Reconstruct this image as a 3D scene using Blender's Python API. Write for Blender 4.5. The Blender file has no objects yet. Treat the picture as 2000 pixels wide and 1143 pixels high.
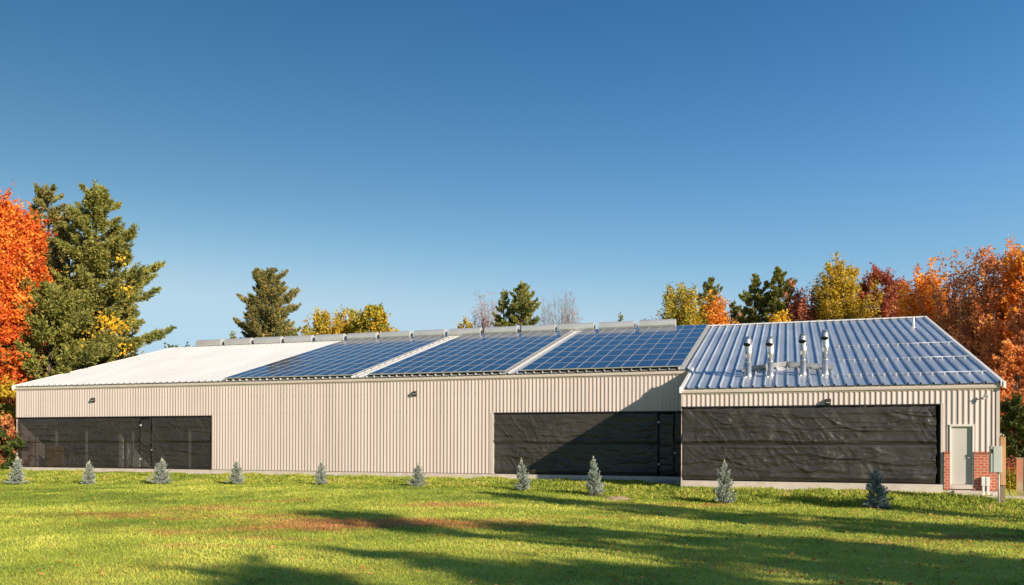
import bpy, math, random
import numpy as np
from mathutils import Vector, Matrix, Euler
C = bpy.context.scene
COL = C.collection
R = math.radians

# ---------------------------------------------------------------- camera, sky, sun, exposure
FPX, YAW, ROLL, HY, CZ = 1619.06, 0.3201, -0.0028, 868.5, 1.415      # focal length in 2000-px units, etc.
cd = bpy.data.cameras.new('camera'); cam = bpy.data.objects.new('camera', cd); COL.objects.link(cam)
cd.sensor_width = 36.0; cd.lens = FPX / 2000 * 36; cd.shift_y = (HY - 571.5) / 2000
cd.clip_start = 0.1; cd.clip_end = 3000
cam.matrix_world = Matrix.Translation((0, 0, CZ)) @ Matrix.Rotation(YAW, 4, 'Z') @ Matrix.Rotation(R(90), 4, 'X') @ Matrix.Rotation(-ROLL, 4, 'Z')
C.camera = cam
SUN = Vector((1.82, -1.0, 0.80)).normalized()
SUN_EL = math.asin(SUN.z); SUN_AZ = math.atan2(SUN.x, SUN.y)
w = bpy.data.worlds.new('World'); C.world = w; w.use_nodes = True
nt = w.node_tree; nt.nodes.clear()
sky = nt.nodes.new('ShaderNodeTexSky'); sky.sky_type = 'NISHITA'; sky.sun_disc = False
sky.sun_elevation = SUN_EL; sky.sun_rotation = SUN_AZ
sky.altitude = 300; sky.air_density = 1.0; sky.dust_density = 0.3; sky.ozone_density = 5.0
bg = nt.nodes.new('ShaderNodeBackground'); bg.inputs['Strength'].default_value = 0.103
wo = nt.nodes.new('ShaderNodeOutputWorld')
sp_ = nt.nodes.new('ShaderNodeSeparateColor'); cb_ = nt.nodes.new('ShaderNodeCombineColor'); nt.links.new(sky.outputs[0], sp_.inputs[0])
tcw = nt.nodes.new('ShaderNodeTexCoord'); sxw = nt.nodes.new('ShaderNodeSeparateXYZ'); nt.links.new(tcw.outputs['Generated'], sxw.inputs[0])
def wmath(op, a, b=None):
    n = nt.nodes.new('ShaderNodeMath'); n.operation = op
    for i_, v_ in enumerate((a, b)):
        if v_ is None: continue
        if isinstance(v_, (int, float)): n.inputs[i_].default_value = v_
        else: nt.links.new(v_, n.inputs[i_])
    return n.outputs[0]
tilt = wmath('MULTIPLY', wmath('MULTIPLY', wmath('MINIMUM', wmath('MAXIMUM', sxw.outputs[2], 0.0), 0.28), 2.8), wmath('MINIMUM', wmath('ADD', sxw.outputs[0], 0.28), 0.52))    # the sky is lighter towards the sun's side
for ch, (g_, a_, mx_) in enumerate(((2.28, 0.565, 2.9), (1.53, 0.528, 4.2), (1.22, 0.55, 5.15))):       # clear, contrasty autumn sky: deep blue above, pale at the horizon
    pw = nt.nodes.new('ShaderNodeMath'); pw.operation = 'POWER'; pw.inputs[1].default_value = g_; nt.links.new(sp_.outputs[ch], pw.inputs[0])
    ml = nt.nodes.new('ShaderNodeMath'); ml.operation = 'MULTIPLY'; ml.inputs[1].default_value = a_; nt.links.new(pw.outputs[0], ml.inputs[0])
    ml_out = wmath('MULTIPLY', ml.outputs[0], wmath('EXPONENT', wmath('MULTIPLY', tilt, 1.3 if ch == 0 else 1.0)))
    d1 = nt.nodes.new('ShaderNodeMath'); d1.operation = 'DIVIDE'; d1.inputs[1].default_value = mx_; nt.links.new(ml_out, d1.inputs[0])      # soft shoulder: no glare round the sun
    d2 = nt.nodes.new('ShaderNodeMath'); d2.operation = 'POWER'; d2.inputs[1].default_value = 8.0; nt.links.new(d1.outputs[0], d2.inputs[0])
    d3 = nt.nodes.new('ShaderNodeMath'); d3.operation = 'ADD'; d3.inputs[1].default_value = 1.0; nt.links.new(d2.outputs[0], d3.inputs[0])
    d4 = nt.nodes.new('ShaderNodeMath'); d4.operation = 'POWER'; d4.inputs[1].default_value = 0.125; nt.links.new(d3.outputs[0], d4.inputs[0])
    d5 = nt.nodes.new('ShaderNodeMath'); d5.operation = 'DIVIDE'; nt.links.new(ml_out, d5.inputs[0]); nt.links.new(d4.outputs[0], d5.inputs[1]); nt.links.new(d5.outputs[0], cb_.inputs[ch])
nt.links.new(cb_.outputs[0], bg.inputs['Color']); nt.links.new(bg.outputs[0], wo.inputs['Surface'])
sl = bpy.data.lights.new('sun', 'SUN'); sl.energy = 5.0; sl.angle = R(0.5); sl.color = (1.0, 0.87, 0.71)
so = bpy.data.objects.new('sun', sl); COL.objects.link(so); so.rotation_euler = SUN.to_track_quat('Z', 'Y').to_euler(); so.location = (60, -40, 60)
C.view_settings.view_transform = 'Standard'; C.view_settings.look = 'None'
C.view_settings.exposure = 0.70; C.view_settings.gamma = 1.0; C.view_settings.use_curve_mapping = False
C.cycles.max_bounces = 8; C.cycles.transparent_max_bounces = 16; C.cycles.use_denoising = True

# ---------------------------------------------------------------- survey helpers: sight lines of the photograph
def ray(x, y):
    c, s = math.cos(ROLL), math.sin(ROLL); dx, dy = x - 1000, y - HY
    a = c * dx + s * dy; b = -s * dx + c * dy
    return Vector((math.cos(YAW) * a - math.sin(YAW) * FPX, math.sin(YAW) * a + math.cos(YAW) * FPX, -b))
def on_y(x, y, Y):
    d = ray(x, y); p = d * (Y / d.y); p.z += CZ; return p
def on_z(x, y, z):
    d = ray(x, y); p = d * ((z - CZ) / d.z); p.z += CZ; return p
def at_depth(x, y, D):
    p = ray(x, y) * (D / FPX); p.z += CZ; return p

# ---------------------------------------------------------------- building dimensions
YM, YW = 37.76, 33.77          # front faces of the main hall and of the projecting wing
XL, XC, XR = -43.75, -4.0, 7.22
SL = 0.28
def roof_z(y): return 3.68 + SL * (y - (YW - 0.12))
YR = 51.1; ZR = roof_z(YR); YB = 2 * YR - YM
TH = math.atan(SL)

# ---------------------------------------------------------------- object helpers
def link(o, parent=None):
    COL.objects.link(o)
    if parent is not None: o.parent = parent
    return o
def tag(o, label=None, cat=None, group=None, kind=None):
    if label: o['label'] = label
    if cat: o['category'] = cat
    if group: o['group'] = group
    if kind: o['kind'] = kind
    return o
def empty(name, loc=(0, 0, 0), label=None, cat=None, group=None):
    o = bpy.data.objects.new(name, None); o.location = loc; link(o); o.empty_display_size = 0.2
    return tag(o, label, cat, group)
def copy_tree(o, parent=None):
    c = o.copy(); link(c); c.parent = parent
    for ch in list(o.children): copy_tree(ch, c)
    return c
class MB:
    def __init__(s): s.v = []; s.f = []; s.m = []; s.sm = []
    def quad(s, pts, m=0, sm=False):
        n = len(s.v); s.v += [tuple(p) for p in pts]; s.f.append(tuple(range(n, n + len(pts)))); s.m.append(m); s.sm.append(sm)
    def box(s, x0, x1, y0, y1, z0, z1, m=0, bev=0.0, M=None):
        if bev > 0:
            b = bev; sx = [x0, x0 + b, x1 - b, x1]; sy = [y0, y0 + b, y1 - b, y1]
            zz = [(z0, b), (z0 + b, 0), (z1 - b, 0), (z1, b)]
            ring = []
            for z, q in zz:
                r_ = [(x0 + b, y0 + q), (x1 - b, y0 + q), (x1 - q, y0 + b), (x1 - q, y1 - b), (x1 - b, y1 - q), (x0 + b, y1 - q), (x0 + q, y1 - b), (x0 + q, y0 + b)]
                ring.append([(px, py, z) for px, py in r_])
            n = len(s.v)
            for r_ in ring: s.v += [tuple(M @ Vector(p)) if M else p for p in r_]
            for k in range(3):
                for i in range(8):
                    j = (i + 1) % 8
                    s.f.append((n + k * 8 + i, n + k * 8 + j, n + k * 8 + 8 + j, n + k * 8 + 8 + i)); s.m.append(m); s.sm.append(False)
            s.f.append(tuple(n + i for i in range(7, -1, -1))); s.m.append(m); s.sm.append(False)
            s.f.append(tuple(n + 24 + i for i in range(8))); s.m.append(m); s.sm.append(False)
            return
        P = [(x0, y0, z0), (x1, y0, z0), (x1, y1, z0), (x0, y1, z0), (x0, y0, z1), (x1, y0, z1), (x1, y1, z1), (x0, y1, z1)]
        if M: P = [tuple(M @ Vector(p)) for p in P]
        n = len(s.v); s.v += P
        for f in ((0, 3, 2, 1), (4, 5, 6, 7), (0, 1, 5, 4), (1, 2, 6, 5), (2, 3, 7, 6), (3, 0, 4, 7)):
            s.f.append(tuple(n + i for i in f)); s.m.append(m); s.sm.append(False)
    def tube(s, pts, rads, n=8, m=0, cap=True, sm=True):
        pts = [Vector(p) for p in pts]; rings = []
        for i, p in enumerate(pts):
            t = (pts[min(i + 1, len(pts) - 1)] - pts[max(i - 1, 0)]).normalized()
            a = t.cross(Vector((0.13, 1, 0.07)) if abs(t.y) < 0.9 else Vector((1, 0.1, 0))).normalized(); b = t.cross(a)
            r = rads[i] if isinstance(rads, (list, tuple)) else rads
            k = len(s.v); rings.append(k)
            for j in range(n):
                an = 2 * math.pi * j / n; s.v.append(tuple(p + a * (r * math.cos(an)) + b * (r * math.sin(an))))
        for k0, k1 in zip(rings, rings[1:]):
            for j in range(n):
                jj = (j + 1) % n
                s.f.append((k0 + j, k1 + j, k1 + jj, k0 + jj)); s.m.append(m); s.sm.append(sm)
        if cap:
            s.f.append(tuple(rings[0] + j for j in range(n))); s.m.append(m); s.sm.append(False)
            s.f.append(tuple(rings[-1] + j for j in range(n - 1, -1, -1))); s.m.append(m); s.sm.append(False)
    def prism_x(s, prof, x0, x1, m=0, capm=None, sm=False):       # prof: closed (y,z) list
        n = len(prof); k = len(s.v)
        s.v += [(x0, y, z) for y, z in prof] + [(x1, y, z) for y, z in prof]
        for i in range(n):
            j = (i + 1) % n; s.f.append((k + i, k + n + i, k + n + j, k + j)); s.m.append(m); s.sm.append(sm)
        cm = m if capm is None else capm
        s.f.append(tuple(k + i for i in range(n))); s.m.append(cm); s.sm.append(False)
        s.f.append(tuple(k + n + i for i in range(n - 1, -1, -1))); s.m.append(cm); s.sm.append(False)
    def build(s, name, mats, parent=None, loc=(0, 0, 0)):
        me = bpy.data.meshes.new(name); me.from_pydata(s.v, [], s.f)
        for m in (mats if isinstance(mats, (list, tuple)) else [mats]): me.materials.append(m)
        me.polygons.foreach_set('material_index', s.m); me.polygons.foreach_set('use_smooth', s.sm); me.update()
        o = bpy.data.objects.new(name, me); o.location = loc
        return link(o, parent)
def np_mesh(name, V, F, mat, parent=None, attrs=None, smooth=False, loc=(0, 0, 0)):
    """V (n,3), F (m,k) -> one mesh; attrs: per-face float attributes"""
    V = np.ascontiguousarray(V, dtype=np.float32); F = np.ascontiguousarray(F, dtype=np.int32)
    me = bpy.data.meshes.new(name); k = F.shape[1]
    me.vertices.add(len(V)); me.vertices.foreach_set('co', V.ravel())
    me.loops.add(F.size); me.loops.foreach_set('vertex_index', F.ravel())
    me.polygons.add(len(F)); me.polygons.foreach_set('loop_start', np.arange(0, F.size, k, dtype=np.int32))
    me.update(calc_edges=True)
    me.polygons.foreach_set('use_smooth', np.full(len(F), smooth))
    for an, av in (attrs or {}).items():
        dom = 'FACE' if len(av) == len(F) else 'POINT'
        a = me.attributes.new(an, 'FLOAT', dom); a.data.foreach_set('value', np.ascontiguousarray(av, dtype=np.float32))
    for m in (mat if isinstance(mat, (list, tuple)) else [mat]): me.materials.append(m)
    me.update()
    o = bpy.data.objects.new(name, me); o.location = loc
    return link(o, parent)
_lat = np.random.default_rng(7).random((257, 257))
def vnoise(x, y, seed=0):
    x = np.asarray(x, float) + seed * 17.31; y = np.asarray(y, float) + seed * 9.77
    xi = np.floor(x).astype(int); yi = np.floor(y).astype(int); fx = x - xi; fy = y - yi
    fx = fx * fx * (3 - 2 * fx); fy = fy * fy * (3 - 2 * fy)
    g = lambda a, b: _lat[a % 256, b % 256]
    return (g(xi, yi) * (1 - fx) + g(xi + 1, yi) * fx) * (1 - fy) + (g(xi, yi + 1) * (1 - fx) + g(xi + 1, yi + 1) * fx) * fy
def fbm(x, y, o=4, seed=0):
    t = 0; a = 0.5
    for i in range(o): t = t + a * vnoise(np.asarray(x) * 2 ** i, np.asarray(y) * 2 ** i, seed + i); a *= 0.5
    return t

# ---------------------------------------------------------------- materials
def mat(name, color=(0.5, 0.5, 0.5), rough=0.6, metal=0.0, spec=0.4):
    m = bpy.data.materials.new(name); m.use_nodes = True
    b = m.node_tree.nodes['Principled BSDF']
    b.inputs['Base Color'].default_value = (*color, 1); b.inputs['Roughness'].default_value = rough
    b.inputs['Metallic'].default_value = metal; b.inputs['Specular IOR Level'].default_value = spec
    return m
def N(m, t, **kw):
    n = m.node_tree.nodes.new(t)
    for k, v in kw.items(): setattr(n, k, v)
    return n
def L(m, a, b): m.node_tree.links.new(a, b)
def P(m): return m.node_tree.nodes['Principled BSDF']
def ramp(m, fac, stops, interp='LINEAR'):
    r = N(m, 'ShaderNodeValToRGB'); r.color_ramp.interpolation = interp; e = r.color_ramp.elements
    while len(e) < len(stops): e.new(0.5)
    for i, (p, c) in enumerate(stops): e[i].position = p; e[i].color = (*c, 1)
    L(m, fac, r.inputs[0]); return r.outputs[0]
def mottle(m, c0, c1, scale=3.0, detail=5, stretch=(1, 1, 1), rough=None, bump=0.0, bscale=None):
    tc = N(m, 'ShaderNodeTexCoord'); mp = N(m, 'ShaderNodeMapping'); mp.inputs['Scale'].default_value = stretch
    L(m, tc.outputs['Object'], mp.inputs[0])
    n = N(m, 'ShaderNodeTexNoise'); n.inputs['Scale'].default_value = scale; n.inputs['Detail'].default_value = detail
    L(m, mp.outputs[0], n.inputs['Vector'])
    L(m, ramp(m, n.outputs[0], [(0.3, c0), (0.7, c1)]), P(m).inputs['Base Color'])
    if rough:
        mr = N(m, 'ShaderNodeMapRange'); mr.inputs[3].default_value = rough[0]; mr.inputs[4].default_value = rough[1]
        L(m, n.outputs[0], mr.inputs[0]); L(m, mr.outputs[0], P(m).inputs['Roughness'])
    if bump:
        n2 = N(m, 'ShaderNodeTexNoise'); n2.inputs['Scale'].default_value = bscale or scale * 4; n2.inputs['Detail'].default_value = 6
        L(m, mp.outputs[0], n2.inputs['Vector'])
        bp = N(m, 'ShaderNodeBump'); bp.inputs['Strength'].default_value = bump; bp.inputs['Distance'].default_value = 0.02
        L(m, n2.outputs[0], bp.inputs['Height']); L(m, bp.outputs[0], P(m).inputs['Normal'])
    return m
M = {}
M['siding'] = mottle(mat('siding_paint', rough=0.42), (0.465, 0.385, 0.35), (0.535, 0.448, 0.41), 1.6, 8, (1, 1, 0.10), (0.38, 0.5))
M['trim'] = mottle(mat('trim_paint', rough=0.4), (0.50, 0.43, 0.37), (0.55, 0.48, 0.42), 1.5, 4, (1, 1, 1))
M['white_trim'] = mottle(mat('white_trim_paint', rough=0.35), (0.70, 0.66, 0.61), (0.76, 0.73, 0.68), 2.0)
M['white_roof'] = mottle(mat('white_roof_paint', rough=0.45), (0.375, 0.377, 0.38), (0.415, 0.417, 0.42), 0.8, 8, (1, 0.12, 1), (0.4, 0.55))
M['galv'] = mottle(mat('galvalume_sheet', rough=0.4, metal=0.65), (0.47, 0.515, 0.56), (0.59, 0.635, 0.68), 1.0, 8, (1, 0.15, 1), (0.34, 0.5))
M['steel'] = mottle(mat('bright_steel', rough=0.32, metal=0.8), (0.50, 0.50, 0.50), (0.64, 0.64, 0.635), 5, 4, (1, 1, 1), (0.22, 0.42))
M['vent_metal'] = mottle(mat('vent_metal', rough=0.4, metal=0.55), (0.58, 0.575, 0.56), (0.66, 0.655, 0.64), 1.0, 4, (1, 1, 1), (0.35, 0.5))
M['vent_cap'] = mat('vent_cap', (0.45, 0.44, 0.42), 0.45, 0.2)
M['dull_steel'] = mottle(mat('dull_steel', rough=0.5, metal=0.7), (0.27, 0.27, 0.27), (0.38, 0.38, 0.375), 2.5, 4)
M['dark'] = mat('dark_void', (0.012, 0.012, 0.012), 0.8)
M['black'] = mat('black_metal', (0.015, 0.016, 0.018), 0.45)
M['bronze'] = mat('bronze_lamp', (0.05, 0.042, 0.038), 0.4, 0.2)
M['lens'] = mat('lamp_lens', (0.35, 0.36, 0.36), 0.15)
M['concrete'] = mottle(mat('concrete', rough=0.85), (0.44, 0.375, 0.32), (0.56, 0.49, 0.43), 2.2, 8, (1, 1, 1), None, 0.25, 30)
M['slab'] = mottle(mat('slab_floor', rough=0.8), (0.20, 0.19, 0.18), (0.28, 0.265, 0.25), 0.8, 6)
M['door'] = mottle(mat('door_paint', rough=0.38), (0.47, 0.44, 0.40), (0.50, 0.47, 0.43), 0.8)
M['box_paint'] = mottle(mat('grey_enamel', rough=0.4), (0.43, 0.44, 0.40), (0.48, 0.49, 0.45), 1.5)
M['pvc'] = mat('white_pvc', (0.66, 0.65, 0.63), 0.35)
M['frame_alu'] = mat('panel_frame', (0.62, 0.60, 0.58), 0.35, 0.5)
M['inner_wall'] = mottle(mat('inner_wall', rough=0.7), (0.50, 0.46, 0.42), (0.56, 0.52, 0.48), 0.7)
M['orange_board'] = mat('orange_board', (0.33, 0.165, 0.02), 0.55)
M['green_box'] = mat('green_enamel', (0.06, 0.12, 0.07), 0.45)
M['stainless'] = mottle(mat('stainless', rough=0.3, metal=0.95), (0.50, 0.44, 0.38), (0.62, 0.56, 0.50), 0.9, 4, (1, 1, 0.3), (0.22, 0.4))
M['rust'] = mat('rust_leaf', (0.5, 0.12, 0.02), 0.7)
def wood_mat(name, c0, c1):
    return mottle(mat(name, rough=0.7), c0, c1, 6, 6, (1, 1, 0.08), None, 0.3, 20)
M['wood'] = wood_mat('fresh_wood', (0.42, 0.22, 0.10), (0.58, 0.34, 0.16))
M['old_wood'] = wood_mat('weathered_wood', (0.17, 0.125, 0.075), (0.26, 0.19, 0.12))
M['bark'] = mottle(mat('bark', rough=0.9), (0.05, 0.038, 0.028), (0.13, 0.10, 0.078), 4, 6, (1, 1, 0.2), None, 0.5, 14)
M['pale_bark'] = mottle(mat('pale_bark', rough=0.9), (0.17, 0.13, 0.10), (0.30, 0.24, 0.19), 4, 6, (1, 1, 0.2), None, 0.4, 14)
M['mulch'] = mottle(mat('mulch', rough=0.95), (0.025, 0.016, 0.01), (0.08, 0.045, 0.028), 14, 6, (1, 1, 1), None, 1.0, 30)
M['straw'] = mottle(mat('straw', rough=0.95), (0.24, 0.15, 0.09), (0.46, 0.33, 0.21), 12, 6, (1, 1, 1), None, 1.0, 30)
M['stone'] = mottle(mat('grey_stone', rough=0.9), (0.22, 0.215, 0.21), (0.42, 0.41, 0.40), 6, 4)
# brick: object x runs along the wall, z up
m = mat('brick', rough=0.8); M['brick'] = m
tc = N(m, 'ShaderNodeTexCoord'); sx = N(m, 'ShaderNodeSeparateXYZ'); cx = N(m, 'ShaderNodeCombineXYZ')
L(m, tc.outputs['Object'], sx.inputs[0]); ad = N(m, 'ShaderNodeMath', operation='ADD'); L(m, sx.outputs[0], ad.inputs[0]); L(m, sx.outputs[1], ad.inputs[1])
L(m, ad.outputs[0], cx.inputs[0]); L(m, sx.outputs[2], cx.inputs[1])
bt = N(m, 'ShaderNodeTexBrick'); L(m, cx.outputs[0], bt.inputs['Vector'])
bt.inputs['Color1'].default_value = (0.40, 0.085, 0.035, 1); bt.inputs['Color2'].default_value = (0.50, 0.13, 0.06, 1); bt.inputs['Mortar'].default_value = (0.52, 0.42, 0.34, 1)
bt.inputs['Scale'].default_value = 1.0; bt.inputs['Brick Width'].default_value = 0.215; bt.inputs['Row Height'].default_value = 0.099; bt.inputs['Mortar Size'].default_value = 0.009; bt.inputs['Bias'].default_value = 0.0
L(m, bt.outputs['Color'], P(m).inputs['Base Color'])
bp = N(m, 'ShaderNodeBump'); bp.inputs['Strength'].default_value = 0.5; bp.inputs['Distance'].default_value = 0.01; bp.invert = True
L(m, bt.outputs['Fac'], bp.inputs['Height']); L(m, bp.outputs[0], P(m).inputs['Normal'])
M['brick_cap'] = mottle(mat('brick_cap', rough=0.8), (0.27, 0.075, 0.04), (0.42, 0.13, 0.075), 9, 3, (1, 1, 0.2))
# solar glass: object space, origin at the panel's lower left
m = mat('solar_glass', (0.008, 0.022, 0.075), 0.12, 0.0, 0.5); M['solar'] = m
tc = N(m, 'ShaderNodeTexCoord'); sx = N(m, 'ShaderNodeSeparateXYZ'); L(m, tc.outputs['Object'], sx.inputs[0])
def lines(out, period, width):
    d = N(m, 'ShaderNodeMath', operation='DIVIDE'); L(m, out, d.inputs[0]); d.inputs[1].default_value = period
    f_ = N(m, 'ShaderNodeMath', operation='FRACT'); L(m, d.outputs[0], f_.inputs[0])
    c_ = N(m, 'ShaderNodeMath', operation='LESS_THAN'); L(m, f_.outputs[0], c_.inputs[0]); c_.inputs[1].default_value = width / period
    return c_.outputs[0]
mx = N(m, 'ShaderNodeMath', operation='MAXIMUM'); L(m, lines(sx.outputs[0], 0.118, 0.008), mx.inputs[0]); L(m, lines(sx.outputs[1], 0.168, 0.004), mx.inputs[1])
oi = N(m, 'ShaderNodeObjectInfo')
base = ramp(m, oi.outputs['Random'], [(0.0, (0.004, 0.013, 0.050)), (1.0, (0.008, 0.020, 0.068))])
mc = N(m, 'ShaderNodeMix', data_type='RGBA'); L(m, mx.outputs[0], mc.inputs[0]); L(m, base, mc.inputs[6]); mc.inputs[7].default_value = (0.06, 0.085, 0.14, 1)
L(m, mc.outputs[2], P(m).inputs['Base Color']); P(m).inputs['Coat Weight'].default_value = 0.2; P(m).inputs['Coat Roughness'].default_value = 0.05
# shade cloth: woven, a little see-through
def cloth(name, c0, c1, see):
    m = mat(name, rough=0.44, spec=0.5)
    tc = N(m, 'ShaderNodeTexCoord'); n = N(m, 'ShaderNodeTexNoise'); n.inputs['Scale'].default_value = 1.2; n.inputs['Detail'].default_value = 6
    L(m, tc.outputs['Object'], n.inputs['Vector'])
    L(m, ramp(m, n.outputs[0], [(0.3, c0), (0.7, c1)]), P(m).inputs['Base Color'])
    wv = N(m, 'ShaderNodeTexNoise'); wv.inputs['Scale'].default_value = 160; L(m, tc.outputs['Object'], wv.inputs['Vector'])
    bp = N(m, 'ShaderNodeBump'); bp.inputs['Strength'].default_value = 0.25; bp.inputs['Distance'].default_value = 0.004
    L(m, wv.outputs[0], bp.inputs['Height']); L(m, bp.outputs[0], P(m).inputs['Normal'])
    tr = N(m, 'ShaderNodeBsdfTransparent'); ms = N(m, 'ShaderNodeMixShader'); ms.inputs[0].default_value = see
    out = m.node_tree.nodes['Material Output']
    L(m, P(m).outputs[0], ms.inputs[1]); L(m, tr.outputs[0], ms.inputs[2]); L(m, ms.outputs[0], out.inputs['Surface'])
    return m
M['cloth_open'] = cloth('thin_shade_cloth', (0.032, 0.028, 0.024), (0.048, 0.041, 0.036), 0.24)
M['cloth'] = cloth('shade_cloth', (0.028, 0.0235, 0.0205), (0.044, 0.0365, 0.031), 0.04)
M['cloth_mid'] = cloth('worn_shade_cloth', (0.034, 0.029, 0.025), (0.050, 0.043, 0.037), 0.13)
def leaf_mat(name, stops, trans=0.35, rough=0.6):
    m = mat(name, rough=rough, spec=0.25)
    a = N(m, 'ShaderNodeAttribute'); a.attribute_name = 'tint'
    col = ramp(m, a.outputs['Fac'], stops); L(m, col, P(m).inputs['Base Color'])
    t = N(m, 'ShaderNodeBsdfTranslucent'); L(m, col, t.inputs['Color'])
    ms = N(m, 'ShaderNodeMixShader'); ms.inputs[0].default_value = trans
    L(m, P(m).outputs[0], ms.inputs[1]); L(m, t.outputs[0], ms.inputs[2]); L(m, ms.outputs[0], m.node_tree.nodes['Material Output'].inputs['Surface'])
    return m
LF = {
 'russet': leaf_mat('russet_leaves', [(0, (0.48, 0.15, 0.06)), (0.5, (0.74, 0.27, 0.08)), (1, (0.95, 0.46, 0.13))]),
 'twig': leaf_mat('bud_leaves', [(0, (0.30, 0.20, 0.16)), (0.7, (0.42, 0.27, 0.21)), (1, (0.60, 0.22, 0.10))]),
 'orange': leaf_mat('orange_leaves', [(0, (0.48, 0.06, 0.025)), (0.3, (0.72, 0.14, 0.025)), (0.65, (0.88, 0.25, 0.025)), (1, (0.95, 0.46, 0.08))]),
 'orange2': leaf_mat('amber_leaves', [(0, (0.70, 0.17, 0.025)), (0.4, (0.90, 0.33, 0.03)), (1, (0.95, 0.55, 0.07))]),
 'red': leaf_mat('maroon_leaves', [(0, (0.22, 0.05, 0.04)), (0.5, (0.42, 0.10, 0.055)), (0.85, (0.58, 0.19, 0.07)), (1, (0.64, 0.32, 0.10))]),
 'yellow': leaf_mat('yellow_leaves', [(0, (0.30, 0.22, 0.03)), (0.5, (0.55, 0.38, 0.03)), (1, (0.75, 0.50, 0.05))]),
 'vine': leaf_mat('vine_leaves', [(0, (0.60, 0.34, 0.02)), (0.5, (0.80, 0.50, 0.03)), (1, (0.90, 0.60, 0.06))]),
 'lime': leaf_mat('yellow_green_leaves', [(0, (0.16, 0.18, 0.025)), (0.4, (0.40, 0.36, 0.04)), (0.75, (0.66, 0.48, 0.04)), (1, (0.75, 0.36, 0.04))]),
 'olive': leaf_mat('olive_leaves', [(0, (0.05, 0.06, 0.018)), (0.6, (0.13, 0.13, 0.03)), (1, (0.34, 0.20, 0.04))]),
 'rusty': leaf_mat('rusty_leaves', [(0, (0.34, 0.11, 0.05)), (0.5, (0.56, 0.20, 0.07)), (1, (0.74, 0.34, 0.11))]),
 'pink': leaf_mat('pinkish_leaves', [(0, (0.38, 0.09, 0.06)), (0.6, (0.58, 0.18, 0.09)), (1, (0.70, 0.30, 0.15))]),
 'pine': leaf_mat('pine_needles', [(0, (0.12, 0.135, 0.035)), (0.55, (0.27, 0.265, 0.06)), (0.9, (0.40, 0.355, 0.08)), (1, (0.54, 0.34, 0.08))], 0.2),
 'pine_brown': leaf_mat('browning_pine_needles', [(0, (0.13, 0.14, 0.05)), (0.5, (0.26, 0.25, 0.08)), (0.75, (0.42, 0.30, 0.085)), (1, (0.60, 0.32, 0.09))], 0.2),
 'green': leaf_mat('green_leaves', [(0, (0.03, 0.05, 0.012)), (0.7, (0.08, 0.11, 0.02)), (1, (0.18, 0.17, 0.03))]),
 'spruce': leaf_mat('blue_spruce_needles', [(0, (0.20, 0.25, 0.21)), (0.5, (0.35, 0.39, 0.335)), (1, (0.56, 0.54, 0.40))], 0.1),
 'spruce_dark': leaf_mat('dark_spruce_needles', [(0, (0.11, 0.16, 0.18)), (0.5, (0.20, 0.26, 0.28)), (1, (0.36, 0.40, 0.38))], 0.1),
 'weeds': leaf_mat('bank_weeds', [(0, (0.10, 0.15, 0.02)), (0.5, (0.34, 0.40, 0.045)), (0.88, (0.58, 0.58, 0.11)), (1, (0.52, 0.32, 0.14))], 0.4),
 'fallen': leaf_mat('fallen_leaves', [(0, (0.35, 0.09, 0.03)), (0.5, (0.55, 0.22, 0.06)), (1, (0.70, 0.45, 0.16))], 0.2),
}
# lawn: attribute 'dry' marks the dead patches, 'tint' varies the blades
def lawn_mat(name, blades):
    m = mat(name, rough=0.75, spec=0.2)
    ad_ = N(m, 'ShaderNodeAttribute'); ad_.attribute_name = 'dry'
    if blades:
        a = N(m, 'ShaderNodeAttribute'); a.attribute_name = 'tint'; fac = a.outputs['Fac']
    else:
        tc = N(m, 'ShaderNodeTexCoord'); n = N(m, 'ShaderNodeTexNoise'); n.inputs['Scale'].default_value = 9; n.inputs['Detail'].default_value = 8
        L(m, tc.outputs['Object'], n.inputs['Vector']); fac = n.outputs[0]
    g = ramp(m, fac, [(0.0, (0.11, 0.18, 0.022)), (0.5, (0.40, 0.44, 0.06)), (1.0, (0.66, 0.62, 0.13))])
    d = ramp(m, fac, [(0.0, (0.22, 0.09, 0.03)), (0.5, (0.46, 0.205, 0.07)), (1.0, (0.66, 0.38, 0.15))])
    mc = N(m, 'ShaderNodeMix', data_type='RGBA'); L(m, ad_.outputs['Fac'], mc.inputs[0]); L(m, g, mc.inputs[6]); L(m, d, mc.inputs[7])
    L(m, mc.outputs[2], P(m).inputs['Base Color'])
    if blades:
        t = N(m, 'ShaderNodeBsdfTranslucent'); L(m, mc.outputs[2], t.inputs['Color'])
        ms = N(m, 'ShaderNodeMixShader'); ms.inputs[0].default_value = 0.3
        L(m, P(m).outputs[0], ms.inputs[1]); L(m, t.outputs[0], ms.inputs[2]); L(m, ms.outputs[0], m.node_tree.nodes['Material Output'].inputs['Surface'])
    else:
        n2 = N(m, 'ShaderNodeTexNoise'); n2.inputs['Scale'].default_value = 25; n2.inputs['Detail'].default_value = 8; L(m, tc.outputs['Object'], n2.inputs['Vector'])
        bp = N(m, 'ShaderNodeBump'); bp.inputs['Strength'].default_value = 0.8; bp.inputs['Distance'].default_value = 0.05
        L(m, n2.outputs[0], bp.inputs['Height']); L(m, bp.outputs[0], P(m).inputs['Normal'])
    return m
M['lawn'] = lawn_mat('lawn_soil', False); M['blades'] = lawn_mat('grass_blades', True)

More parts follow.
